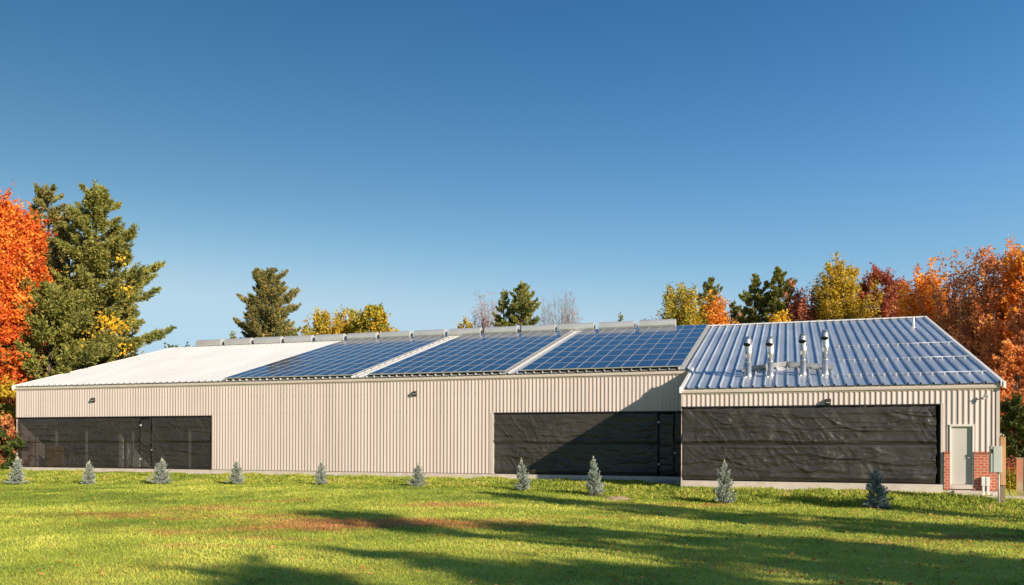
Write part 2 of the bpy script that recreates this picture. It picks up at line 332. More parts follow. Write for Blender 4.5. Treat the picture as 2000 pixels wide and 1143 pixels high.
# ---------------------------------------------------------------- ground
ROWPX = [(32, 953), (173, 952), (313, 950), (462, 950), (627, 950), (815, 952), (1022, 959), (1162, 968), (1415, 982), (1715, 990)]
ROWY = [31.6, 31.6, 31.6, 31.6, 31.6, 31.6, 31.5, 31.0, 29.9, 29.6]
ROW = [on_y(x, y, Y) for (x, y), Y in zip(ROWPX, ROWY)]
rx = np.array([-300, ROW[0].x - 8] + [p.x for p in ROW] + [7.5, 12, 300]); rz = np.array([-0.75, -0.72] + [p.z for p in ROW] + [-0.78, -0.8, -0.8]); ry = np.array([31.6, 31.6] + ROWY + [29.4, 29.4, 29.4])
def sstep(t): t = np.clip(t, 0, 1); return t * t * (3 - 2 * t)
def ground_z(x, y, rough=True):
    x = np.asarray(x, float); y = np.asarray(y, float)
    zrow = np.interp(x, rx, rz); yrow = np.interp(x, rx, ry)
    yf = np.interp(x, [-6.5, -4.2], [YM - 0.1, YW - 0.1])
    ztop = np.interp(x, [-44, -14, -6, -4.2, 5.0, 7.5, 9, 300], [-0.25, -0.27, -0.28, -0.29, -0.34, -0.46, -0.80, -0.80])
    lawn = -0.66 + (zrow + 0.66) * sstep((y - 17) / (yrow - 17))
    t = (y - yrow) / (yf - yrow)
    tt = np.clip(t, 0, 1); b = sstep(tt * 1.15)
    z = np.where(t > 0, zrow + (ztop - zrow) * b, lawn)
    if rough:
        bank = sstep(t * 4) * (t < 1.02)
        z = z + (fbm(x * 1.3, y * 1.3, 4, 3) - 0.47) * (0.05 + 0.16 * bank) * ((y < YW + 5))
        z = z + 0.5 * (fbm(x * 0.03, y * 0.03, 2, 8) - 0.37) * np.clip((np.hypot(x, y - 35) - 70) / 100, 0, 1)
    return z
DRY = []     # dead patches of the lawn: centre, half lengths along and across, strength
for (px, py, a, b, s_) in [(p_, q_, a_, b_, s0_ * (0.82 if p_ > 560 else 0.62)) for (p_, q_, a_, b_, s0_) in [(760, 1020, 4.3, 1.5, 1.0), (640, 1030, 2.3, 0.9, 1.0), (900, 1028, 2.6, 0.7, 0.8), (860, 993, 2.6, 0.8, 0.75), (250, 1008, 3.0, 0.6, 0.85), (215, 1014, 1.6, 0.6, 0.8), (380, 1000, 2.4, 0.8, 0.8),
                           (520, 989, 1.8, 0.6, 0.7), (500, 1012, 2.4, 0.9, 0.6), (400, 1040, 2.6, 0.7, 0.55), (330, 1015, 2.0, 0.4, 0.7), (500, 1052, 1.6, 0.4, 0.6), (410, 1070, 1.7, 0.35, 0.75), (60, 1012, 2.0, 0.5, 0.4),
                           (1330, 985, 2.6, 0.5, 0.6), (1180, 1010, 2.2, 0.5, 0.45), (330, 960, 2.0, 0.5, 0.35), (1900, 1040, 2.0, 0.8, 0.4), (1760, 1050, 2.2, 0.5, 0.35), (120, 1030, 3.0, 0.4, 0.35)]]:
    p = on_z(px, py, -0.62); DRY.append((p.x, p.y, a, b, s_))
def dry_at(x, y):
    o = np.zeros_like(x)
    wx = x + 2.2 * (fbm(x * 0.8, y * 0.8, 3, 11) - 0.45); wy = y + 2.2 * (fbm(x * 0.8, y * 0.8, 3, 15) - 0.45)
    for cx_, cy_, a, b, s_ in DRY:
        dx, dy = wx - cx_, wy - cy_; u = dx * 0.95 + dy * 0.31; v = -dx * 0.31 + dy * 0.95
        o = np.maximum(o, s_ * np.clip(1.6 - 1.5 * np.sqrt((u / a) ** 2 + (v / b) ** 2), 0, 1))
    n = fbm(x * 3.1, y * 3.1, 4, 21)
    return np.clip(o * (0.30 + 2.0 * n) + 0.5 * np.clip(fbm(x * 0.55, y * 0.9, 4, 31) - 0.52, 0, 1) * 2 * (n > 0.42), 0, 1)
gx = np.concatenate([np.linspace(-900, -70, 30), np.arange(-66, 30, 0.5), np.linspace(34, 900, 30)])
gy = np.concatenate([np.linspace(-400, -4, 20), np.arange(0, 27, 0.6), np.arange(27, 39, 0.3), np.linspace(40, 75, 18), np.linspace(85, 1500, 30)])
GX, GY = np.meshgrid(gx, gy); GZ = ground_z(GX, GY)
V = np.stack([GX.ravel(), GY.ravel(), GZ.ravel()], 1); nx_, ny_ = len(gx), len(gy)
I = np.arange(nx_ * ny_).reshape(ny_, nx_); F = np.stack([I[:-1, :-1].ravel(), I[:-1, 1:].ravel(), I[1:, 1:].ravel(), I[1:, :-1].ravel()], 1)
tag(np_mesh('lawn_ground', V, F, M['lawn'], attrs={'dry': dry_at(GX.ravel(), GY.ravel())}, smooth=True), kind='structure')

def blades(n, x, y, h, wd, rng, lean=0.5):
    """n two-triangle blades as bent strips: returns V (n*5... ) quads+tip as one quad strip"""
    z = ground_z(x, y)
    an = rng.random(n) * 2 * np.pi; la = rng.random(n) * 2 * np.pi; le = h * lean * (0.3 + rng.random(n))
    ux, uy = np.cos(an) * wd / 2, np.sin(an) * wd / 2; tx, ty = np.cos(la) * le, np.sin(la) * le
    V = np.zeros((n, 4, 3))
    V[:, 0] = np.stack([x - ux, y - uy, z - 0.01], 1); V[:, 1] = np.stack([x + ux, y + uy, z - 0.01], 1)
    V[:, 2] = np.stack([x + ux * .5 + tx, y + uy * .5 + ty, z + h], 1); V[:, 3] = np.stack([x - ux * .3 + tx * .8, y - uy * .3 + ty * .8, z + h * .93], 1)
    return V.reshape(-1, 3), np.arange(n * 4).reshape(n, 4)
rng = np.random.default_rng(3)
def lawn_points(n, rng, pw):
    X, Y = [], []; c = 0
    while c < n:
        x = rng.uniform(-52, 26, n * 4); y = rng.uniform(6.5, 33.5, n * 4)
        d = np.hypot(x, y); yrow = np.interp(x, rx, ry)
        k = (rng.random(n * 4) < np.minimum(1, (11.0 / d) ** pw)) & (y < yrow + 0.7)
        X.append(x[k]); Y.append(y[k]); c += k.sum()
    return np.concatenate(X)[:n], np.concatenate(Y)[:n]
nb = 420000
bx_, by_ = lawn_points(nb, rng, 1.6); bd = np.hypot(bx_, by_)
hh = (0.020 + 0.026 * rng.random(nb)) * np.clip(bd / 12, 0.8, 2.2) ** 0.5; ww = 0.011 * np.clip(bd / 11, 0.7, 3.5)
V, F = blades(nb, bx_, by_, hh, ww, rng, 0.9)
clump = fbm(bx_ * 0.9, by_ * 0.9, 4, 41)
tint = np.clip(0.27 + 0.42 * rng.random(nb) + 1.1 * (clump - 0.47) + 1.2 * (fbm(bx_ * 0.16, by_ * 0.30, 3, 44) - 0.44) - 0.013 * (bd - 17), 0, 1)
tag(np_mesh('grass', V, F, M['blades'], attrs={'tint': tint, 'dry': dry_at(bx_, by_)}), 'short mown lawn grass with worn brown patches in front of the long building', 'grass', kind='stuff')
# rank grass and weeds on the bank
nb = 110000
bx_ = rng.uniform(-47, 14, nb * 2); tb = rng.random(nb * 2)
yrow = np.interp(bx_, rx, ry); yf = np.interp(bx_, [-6.5, -4.2, 7.3, 8.2], [YM - 0.15, YW - 0.15, YW - 0.15, YW + 3])
by_ = yrow - 0.25 + tb * (yf - yrow + 0.25)
k = rng.random(nb * 2) < np.where((bx_ > 4.8), np.clip(1.0 - (by_ - YW + 0.9) * 1.5, 0, 1), 1) * (yf - yrow) / 6.5
bx_, by_ = bx_[k][:nb], by_[k][:nb]; nb = len(bx_)
cl = fbm(bx_ * 1.1, by_ * 1.1, 4, 51)
hh = (0.035 + 0.11 * rng.random(nb)) * np.clip(0.4 + 1.8 * (cl - 0.25), 0.4, 1.6) * np.clip((by_ - np.interp(bx_, rx, ry)) * 1.5 + 0.5, 0.35, 1); ww = 0.03 + 0.035 * rng.random(nb)
V, F = blades(nb, bx_, by_, hh, ww, rng, 0.8)
tint = np.clip(0.02 + 0.75 * rng.random(nb) + 1.3 * (cl - 0.45) + 0.8 * (fbm(bx_ * 0.35, by_ * 0.9, 3, 57) - 0.45) + (rng.random(nb) > 0.95) * 0.5, 0, 1)
tag(np_mesh('bank_weeds', V, F, LF['weeds'], attrs={'tint': tint}), 'rank weedy grass growing on the bank along the foundation', 'weeds', kind='stuff')
# fallen leaves, thick towards the right
def scatter_leaves(n, fx, size, rng):
    X, Y = fx(n)
    Z = ground_z(X, Y) + 0.03 + 0.03 * rng.random(n); a = rng.random(n) * 6.283
    s_ = size * (0.6 + 0.8 * rng.random(n)); tl = rng.normal(0, 0.35, (n, 2))
    c, s__ = np.cos(a) * s_, np.sin(a) * s_
    V = np.zeros((n, 4, 3))
    for i, (p, q) in enumerate(((1, 0), (0, 0.7), (-1, 0), (0, -0.7))):
        dx, dy = c * p - s__ * q, s__ * p + c * q
        V[:, i] = np.stack([X + dx, Y + dy, Z + dx * tl[:, 0] + dy * tl[:, 1]], 1)
    return V.reshape(-1, 3), np.arange(n * 4).reshape(n, 4)
def fx(n):
    x = np.concatenate([rng.normal(4, 4, n // 2), rng.uniform(-35, 14, n - n // 2)]); y = rng.uniform(9, 30, n)
    x[: n // 2] = x[: n // 2] + 0.25 * (y[: n // 2] - 20)
    return x, y
V, F = scatter_leaves(4500, fx, 0.035, rng)
tag(np_mesh('fallen_leaves', V, F, LF['fallen'], attrs={'tint': rng.random(len(F))}), 'orange and tan fallen leaves scattered over the lawn', 'leaves', kind='stuff')

# ---------------------------------------------------------------- the long building
B = empty('workshop_building', (-18, YM, 0), 'long low building of ribbed beige metal with a projecting wing', 'building')
def part(mb, name, mats, parent=B):
    o = mb.build(name, mats); o.parent = parent
    o.matrix_parent_inverse = Matrix.Translation(-Vector(parent.location)); return o
def boxes(mb, name, m):          # every box of the builder becomes a part of its own
    for k in range(0, len(mb.f), 6):
        q = MB(); vs_ = sorted({i for f in mb.f[k:k + 6] for i in f}); ix = {i: n for n, i in enumerate(vs_)}
        q.v = [mb.v[i] for i in vs_]; q.f = [tuple(ix[i] for i in f) for f in mb.f[k:k + 6]]; q.m = mb.m[k:k + 6]; q.sm = mb.sm[k:k + 6]
        part(q, name, m)
PITCH = 0.183
def corr_profile(a, b, off=0.0):
    pts = []; k = math.floor((a - off) / PITCH) - 1
    while True:
        x = off + k * PITCH
        if x > b: break
        for dx, dy in ((0.0, 0.0), (0.052, 0.0), (0.074, -0.025), (0.103, -0.025), (0.175, 0.0)): pts.append((x + dx, dy))
        k += 1
    out = []
    for (p, q), (p1, q1) in zip(pts, pts[1:]):
        if p1 <= a or p >= b: continue
        if p < a: q = q + (q1 - q) * (a - p) / (p1 - p); p = a
        if not out: out.append((p, q))
        if p1 > b: q1 = q + (q1 - q) * (b - p) / (p1 - p); p1 = b
        out.append((p1, q1))
    return out
def corr_x(mb, x0, x1, z0, z1, y, m=0, flip=1):
    pr = corr_profile(x0, x1, XL)
    for (a, da), (b, db) in zip(pr, pr[1:]):
        q = [(a, y + da * flip, z0), (b, y + db * flip, z0), (b, y + db * flip, z1), (a, y + da * flip, z1)]
        mb.quad(q if flip > 0 else q[::-1], m)
def corr_y(mb, y0, y1, z0, x, ztop, sgn, m=0):
    pr = corr_profile(y0, y1)
    for (a, da), (b, db) in zip(pr, pr[1:]):
        mb.quad([(x - da * sgn, a, z0), (x - db * sgn, b, z0), (x - db * sgn, b, ztop(b)), (x - da * sgn, a, ztop(a))][::(1 if sgn > 0 else -1)], m)
ZT_M = roof_z(YM - 0.1) - 0.20; ZT_W = roof_z(YW - 0.1) - 0.18
OL0, OL1, OM0 = -43.60, -29.70, -13.50; OW0, OW1 = -3.93, 5.36; ZO = 2.96
DX0, DX1, DZ = 5.69, 6.38, 2.12
w_ = MB()
corr_x(w_, XL, OL1, ZO, ZT_M, YM); corr_x(w_, OL1, OM0, 0.0, ZT_M, YM); corr_x(w_, OM0, XC, ZO, ZT_M, YM)
part(w_, 'wall', M['siding'])
w_ = MB()
corr_x(w_, XC, OW1, ZO, ZT_W, YW); corr_x(w_, OW1, 5.64, 1.19, ZT_W, YW); corr_x(w_, 5.64, 6.43, DZ + 0.05, ZT_W, YW); corr_x(w_, 6.43, XR, 1.19, ZT_W, YW)
part(w_, 'wing_wall', M['siding'])
w_ = MB()
rz_ = lambda y: min(roof_z(y), 2 * ZR - roof_z(y)) - 0.06
corr_y(w_, YW, 2 * YR - YW, 0.0, XR, rz_, 1); corr_y(w_, YM, YB, 0.0, XL, rz_, -1); corr_y(w_, YW, YM - 0.02, 0.0, XC, rz_, -1)
corr_x(w_, XL, XR, 0.0, ZT_M, YB, 0, -1)
part(w_, 'end_wall', M['siding'])
sc_ = MB()
for z in (3.05, 3.95):
    x = XL + 0.09
    while x < XC - 0.1:
        if not (z < 3.1 and OL1 + 0.1 < x < OM0 - 0.1 and False): sc_.box(x - 0.009, x + 0.009, YM - 0.036, YM - 0.02, z - 0.009, z + 0.009)
        x += PITCH * 2
o = part(sc_, 'screw_rows', M['bronze']); o['kind'] = 'stuff'
# inside: floor, inner walls, pale stand-in sheets, posts, brace rods
w_ = MB(); w_.box(XL + 0.1, XR - 0.1, YM + 0.301, YB - 0.3, -0.05, -0.006); w_.box(XC + 0.1, XR - 0.1, YW + 0.3, YM + 0.3, -0.05, -0.006); boxes(w_, 'floor_slab', M['slab'])
w_ = MB()
w_.box(OL1 + 0.05, OL1 + 0.2, YM + 0.3, YB - 1, 0, 4.4); w_.box(OM0 - 0.2, OM0 - 0.05, YM + 0.3, YB - 1, 0, 4.4)
w_.box(XL + 0.2, OL1, 47.0, 47.15, 0, 4.4); w_.box(OM0, XR - 0.2, 44.0, 44.12, 0, 1.2)
w_.box(-41.0, -38.3, 43.0, 43.1, 0.0, 2.5); w_.box(-37.2, -37.05, 38.9, 42.6, 0.0, 2.45)
for x in (-12.4, -11.3, -9.7, -8.6, -7.5, -6.6): w_.box(x, x + 0.62, 41.2, 41.28, 1.5, 2.75)  # pale sheets added in place of daylight through the rear openings
w_.box(-9.4, -8.0, 40.4, 40.5, 0.3, 1.25)
boxes(w_, 'inner_panel', M['inner_wall'])
w_ = MB(); w_.box(-42.35, -41.0, 38.55, 38.62, 0.05, 1.3); part(w_, 'inner_board', M['orange_board'])
w_ = MB()
for x in (-41.7, -39.4, -36.0, -32.0, -11.0, -8.0, 0.2, 3.0): w_.box(x - 0.05, x + 0.05, (YM if x < -5 else YW) + 0.9, (YM if x < -5 else YW) + 1.0, 0, 3.6)
boxes(w_, 'inner_post', M['box_paint'])
for a, b in (((-37.7, 38.5, 2.9), (-34.6, 38.5, 0.4)), ((-36.9, 38.5, 2.9), (-40.0, 38.5, 0.1)), ((-10.6, 38.5, 2.4), (-13.3, 38.5, 0.2))): w_ = MB(); w_.tube([a, b], 0.011, 5); part(w_, 'brace_rod', M['steel'])
# roof sheets: trapezoid ribs, slightly uneven pans
RP = 0.4235
def roof_sheet(x0, x1, y0, y1, phase=-3.80, ny=36, seed=0, mirror=False):
    xs, hs, pan = [], [], []
    k = math.floor((x0 - phase) / RP) - 1
    while phase + k * RP < x1 + RP:
        c = phase + k * RP
        for dx, h, p_ in ((-0.040, 0, 0), (-0.014, 0.078, 0), (0.014, 0.078, 0), (0.040, 0, 0), (0.12, 0, 1), (0.165, 0.006, 1), (0.18, 0, 1), (0.25, 0, 1), (0.265, 0.006, 1), (0.31, 0, 1)):
            xs.append(c + dx); hs.append(h); pan.append(p_)
        k += 1
    xs = np.array(xs); hs = np.array(hs); pan = np.array(pan, float); k = (xs > x0 + 0.004) & (xs < x1 - 0.004)
    xs = np.concatenate([[x0], xs[k], [x1]]); hs = np.concatenate([[0], hs[k], [0]]); pan = np.concatenate([[0], pan[k], [0]])
    ys = np.linspace(y0, y1, ny)
    XX, YY = np.meshgrid(xs, ys)
    wob = (fbm(XX * 2.1 + 3, YY * 1.1, 3, seed + 60) - 0.42) * 0.024
    HH = np.broadcast_to(hs, XX.shape) + wob * np.clip(pan + 0.25, 0, 1)
    ZZ = roof_z(YY); nyv, nzv = -math.sin(TH), math.cos(TH)
    VY, VZ = YY + HH * nyv, ZZ + HH * nzv
    if mirror: VY = 2 * YR - VY
    V = np.stack([XX.ravel(), VY.ravel(), VZ.ravel()], 1); I = np.arange(XX.size).reshape(XX.shape)
    F = np.stack([I[:-1, :-1].ravel(), I[:-1, 1:].ravel(), I[1:, 1:].ravel(), I[1:, :-1].ravel()], 1)
    if mirror: F = F[:, ::-1]
    return V, F
XS = -4.23          # where the white sheets end and the bare metal ones begin
LIPM, LIPW = YM - 0.13, YW - 0.13
def rpart(name, V, F, m):
    o = np_mesh(name, V, F, m); o.parent = B; o.matrix_parent_inverse = Matrix.Translation(-Vector(B.location)); return o
V1, F1 = roof_sheet(XL - 0.10, XS, LIPM, YR, ny=24)
rpart('roof', V1, F1, M['white_roof'])
V2, F2 = roof_sheet(XS, XR + 0.10, LIPM, YR, ny=70, seed=5)
V3, F3 = roof_sheet(XC + 0.06, XR + 0.10, LIPW, LIPM + 0.0, ny=24, seed=5)
rpart('wing_roof', np.concatenate([V2, V3]), np.concatenate([F2, F3 + len(V2)]), M['galv'])
V4, F4 = roof_sheet(XL - 0.1, XR + 0.1, LIPM, YR, ny=4, mirror=True)
rpart('rear_roof', V4, F4, M['galv'])
w_ = MB()   # ridge cap
w_.prism_x([(YR - 0.22, ZR - 0.045 + 0.06), (YR, ZR + 0.085), (YR + 0.22, ZR - 0.045 + 0.06), (YR + 0.22, ZR - 0.02), (YR, ZR + 0.05), (YR - 0.22, ZR - 0.02)], XL - 0.10, XR + 0.11)
part(w_, 'ridge_cap', M['white_trim'])
def rake(mb, x0, x1, y0, y1, h0=-0.10, h1=0.085):
    mb.quad  # sloping box along the roof edge
    P_ = []
    for y in (y0, y1):
        for x, h in ((x0, h0), (x1, h0), (x1, h1), (x0, h1)): P_.append((x, y, roof_z(y) + h))
    n = len(mb.v); mb.v += P_
    for f in ((0, 1, 2, 3), (7, 6, 5, 4), (0, 4, 5, 1), (1, 5, 6, 2), (2, 6, 7, 3), (3, 7, 4, 0)): mb.f.append(tuple(n + i for i in f)); mb.m.append(0); mb.sm.append(False)
for q in ((XR + 0.03, XR + 0.14, LIPW - 0.03, YR), (XL - 0.14, XL - 0.03, LIPM - 0.03, YR), (XC - 0.05, XC + 0.06, LIPW - 0.03, LIPM - 0.02)):
    w_ = MB(); rake(w_, *q); part(w_, 'rake_trim', M['white_trim'])
def eave(mb, x0, x1, yw, lip):      # sculptured eave trim between wall top and roof edge
    zt = roof_z(lip)
    mb.prism_x([(yw + 0.03, zt - 0.235), (yw - 0.035, zt - 0.235), (yw - 0.035, zt - 0.205), (yw - 0.09, zt - 0.175), (yw - 0.10, zt - 0.095), (yw - 0.06, zt - 0.085), (yw - 0.05, zt - 0.012), (yw + 0.03, zt + 0.01)], x0, x1)
w_ = MB(); eave(w_, XL - 0.02, XC - 0.06, YM, LIPM); part(w_, 'eave_trim', M['trim'])
w_ = MB(); eave(w_, XC + 0.01, XR + 0.02, YW, LIPW); part(w_, 'eave_trim', M['trim'])
w_ = MB()    # end closures of the rakes, seen as the white hook at each eave corner
for x, y in ((XR + 0.145, LIPW), (XL - 0.145, LIPM), (XC - 0.055, LIPW)):
    w_ = MB(); z = roof_z(y); w_.box(x - 0.05, x + 0.05, y - 0.06, y + 0.07, z - 0.20, z + 0.06, bev=0.02); part(w_, 'corner_cap', M['white_trim'])
w_ = MB()    # corner trims and jambs
w_.box(XL - 0.02, XL + 0.09, YM - 0.032, YM - 0.004, ZO, ZT_M); w_.box(XR - 0.08, XR + 0.03, YW - 0.036, YW + 0.1, 1.19, ZT_W); w_.box(XC - 0.03, XC + 0.05, YW - 0.034, YW + 0.06, ZO, ZT_W)
w_.box(OL1 - 0.035, OL1 + 0.035, YM - 0.03, YM + 0.2, 0.0, ZO + 0.04); w_.box(OM0 - 0.08, OM0 + 0.05, YM - 0.032, YM + 0.2, 0.0, ZO + 0.02); w_.box(OW1 - 0.01, OW1 + 0.085, YW - 0.032, YW + 0.24, -0.01, ZO + 0.02)
boxes(w_, 'corner_trim', M['trim'])
w_ = MB()
w_.box(XL + 0.03, OL1 - 0.04, YM - 0.03, YM + 0.2, ZO - 0.055, ZO - 0.002); w_.box(OM0 + 0.06, XC - 0.03, YM - 0.03, YM + 0.2, ZO - 0.055, ZO - 0.002); w_.box(XC + 0.06, OW1 - 0.02, YW - 0.03, YW + 0.2, ZO - 0.055, ZO - 0.002)
boxes(w_, 'opening_header', M['black'])
w_ = MB(); w_.box(OL1 + 0.04, OM0 - 0.09, YM - 0.028, YM + 0.05, -0.03, 0.012); part(w_, 'base_trim', M['bronze'])
w_ = MB()
w_.box(XL - 0.02, XC + 0.1, YM - 0.05, YM + 0.3, -0.9, -0.012); w_.box(XC - 0.03, OW1 + 0.14, YW - 0.08, YW + 0.3, -1.0, -0.004); w_.box(OW1 + 0.145, XR + 0.02, YW - 0.05, YW + 0.3, -1.0, -0.19)
w_.box(XR - 0.3, XR + 0.02, YW + 0.31, YB, -1.0, -0.1)
boxes(w_, 'foundation', M['concrete'])
w_ = MB()
for a, b in ((OW1 + 0.09, DX0 - 0.045), (DX1 + 0.045, XR)): w_.box(a, b, YW - 0.10, YW + 0.05, -0.19, 1.12)
w_.box(XR - 0.1, XR + 0.06, YW + 0.06, YB - 0.1, -0.1, 1.12)
boxes(w_, 'brick_wainscot', M['brick'])
w_ = MB()
for a, b in ((OW1 + 0.088, DX0 - 0.045), (DX1 + 0.045, XR + 0.01)):
    x = a; w_ = MB()
    while x < b - 0.02:
        w_.box(x, min(x + 0.066, b), YW - 0.125, YW + 0.03, 1.122, 1.20, bev=0.004); x += 0.073
    part(w_, 'brick_sill', M['brick_cap'])
w_ = MB(); w_.box(DX0 - 0.05, DX0 - 0.003, YW - 0.06, YW + 0.12, -0.02, DZ + 0.05); w_.box(DX1 + 0.003, DX1 + 0.05, YW - 0.06, YW + 0.12, -0.02, DZ + 0.05); w_.box(DX0 - 0.002, DX1 + 0.002, YW - 0.06, YW + 0.12, DZ + 0.004, DZ + 0.05)
w_.box(DX0 - 0.07, DX1 + 0.07, YW - 0.075, YW - 0.02, DZ + 0.052, DZ + 0.075)
part(w_, 'door_frame', M['white_trim'])
w_ = MB(); w_.box(DX0, DX1, YW + 0.035, YW + 0.08, 0.012, DZ, bev=0.004)
door = part(w_, 'door', M['door'])
w_ = MB(); hx, hy_ = DX1 - 0.075, YW + 0.035
w_.tube([(hx, hy_, 0.98), (hx, hy_ - 0.05, 0.98)], [0.03, 0.018], 10); w_.tube([(hx, hy_ - 0.045, 0.98), (hx - 0.11, hy_ - 0.05, 0.98)], [0.012, 0.009], 8)
o = w_.build('handle', M['steel']); o.parent = door; o.matrix_parent_inverse = Matrix.Identity(4)
o.matrix_parent_inverse = Matrix.Identity(4)
w_ = MB()
for z in (0.25, 1.05, 1.85):
    w_ = MB(); w_.tube([(DX0 + 0.002, YW + 0.03, z), (DX0 + 0.002, YW + 0.03, z + 0.1)], 0.009, 6); o = w_.build('hinge', M['steel']); o.parent = door
w_ = MB(); w_.box(DX0 - 0.05, DX1 + 0.05, YW - 0.09, YW + 0.1, -0.15, 0.008); part(w_, 'door_sill', M['concrete'])
w_ = MB(); w_.box(DX0 - 0.0, 6.62, YW - 0.62, YW - 0.13, -0.62, -0.20, bev=0.012)
tag(w_.build('concrete_step', M['concrete']), 'low concrete doorstep on the grass below the grey door', 'step')
w_ = MB(); w_.box(6.63, 7.95, YW - 0.75, YW - 0.06, -0.9, -0.36, bev=0.01)
tag(w_.build('concrete_apron', M['concrete']), 'small concrete apron at the foot of the brick corner beside the doorstep', 'paving')

# ---------------------------------------------------------------- shade-cloth screens in the openings
def cloth_panel(x0, x1, z0, z1, y, seed, mat_, parent, step=0.028, sag=1.0, name='shade_cloth'):
    nx = max(8, int((x1 - x0) / step)); nz = max(8, int((z1 - z0) / step))
    X, Z = np.meshgrid(np.linspace(x0, x1, nx), np.linspace(z0, z1, nz)); t = (Z - z0) / (z1 - z0)
    r = np.random.default_rng(seed)
    W1 = X + 0.9 * vnoise(Z * 0.9, X * 0.35, seed); W2 = Z + 0.25 * vnoise(X * 0.6, Z * 0.8, seed + 2)
    D = 0.07 * (fbm(X * 0.9, Z * 0.8, 3, seed) - 0.43)                                   # slow billow
    ridge = 1 - np.abs(2 * fbm(W1 * 0.5, W2 * 3.4, 4, seed + 5) - 0.95)
    D = D + 0.15 * np.clip(ridge - 0.74, 0, 1) * sag                                     # level folds
    diag = 1 - np.abs(2 * fbm((X + 0.8 * Z) * 2.3, (Z - 0.5 * X) * 0.7, 4, seed + 9) - 0.9)
    D = D + 0.10 * np.clip(diag - 0.76, 0, 1) * np.clip(2.2 * vnoise(X * 0.45, Z * 0.6, seed + 21) - 0.5, 0, 1)    # slanting pulls
    D = D + 0.030 * (1 - np.abs(2 * fbm(X * 3.0 + Z, Z * 4.2 - X, 4, seed + 13) - 0.9)) * (0.35 + vnoise(X * 0.7, Z * 0.9, seed + 33))          # crumple
    for zc in np.arange(z0 + 0.2, z1 - 0.1, 0.25 + 0.1 * r.random()):                    # fold lines from the packing
        zl = zc + 0.10 * (fbm(X * 0.5, Z * 0 + zc, 3, seed) - 0.5)
        D = D + 0.020 * np.exp(-np.abs(Z - zl) / 0.022) * np.clip(2.5 * vnoise(X * 0.7, Z * 0 + zc * 3, seed + 3) - 0.7, 0, 1)
    for _ in range(max(1, int((x1 - x0) / 1.7))):                                        # swags hung between two ties
        c = r.uniform(x0, x1); wdt = r.uniform(0.7, 1.9); dp = r.uniform(0.3, 0.9) * (z1 - z0) * 0.7; off = r.uniform(0, 0.25)
        arc = z1 - off - dp * (1 - ((X - c) / wdt) ** 2) + 0.06 * (vnoise(X * 2.2, Z, seed + 4) - 0.5)
        D = D + r.uniform(0.02, 0.045) * np.exp(-((Z - arc) / r.uniform(0.03, 0.06)) ** 2) * np.clip(1 - np.abs(X - c) / wdt, 0, 1) ** 0.5
    D = D + 0.045 * np.exp(-((Z - z0 - 0.16) / 0.08) ** 2) * (0.4 + vnoise(X * 0.8, Z * 0, seed + 17))      # the slack gathered along the lower hem
    D = D * np.minimum(1, np.minimum(t, 1 - t) * 9 + 0.15)
    eb = np.clip(1 - (x1 - X) / 0.35, 0, 1); Xe = X - eb * 0.10 * vnoise(Z * 4.5, Z * 0 + seed, 2) - np.where(X <= x0 + 1e-6, -1, 0) * 0.025 * vnoise(Z * 6, Z * 0 + seed, 2); D = D + eb * 0.03 * vnoise(Z * 14, X * 9, seed + 8)
    Y = y - D
    Ze = Z - np.where(Z >= z1 - 1e-6, 1, 0) * 0.02 * np.abs(np.sin((X - x0) * math.pi / 0.6)) + np.where(Z <= z0 + 1e-6, 1, 0) * 0.03 * vnoise(X * 2.1, Z * 0, seed + 7)
    I = np.arange(X.size).reshape(X.shape); F = np.stack([I[:-1, :-1].ravel(), I[:-1, 1:].ravel(), I[1:, 1:].ravel(), I[1:, :-1].ravel()], 1)
    o = np_mesh(name, np.stack([Xe.ravel(), Y.ravel(), Ze.ravel()], 1), F, mat_, smooth=True)
    o.parent = parent; o.matrix_parent_inverse = Matrix.Translation(-Vector(parent.location)); return o
def pchild(mb, name, m, parent):
    o = mb.build(name, m); o.parent = parent; o.matrix_parent_inverse = Matrix.Translation(-Vector(parent.location)); return o
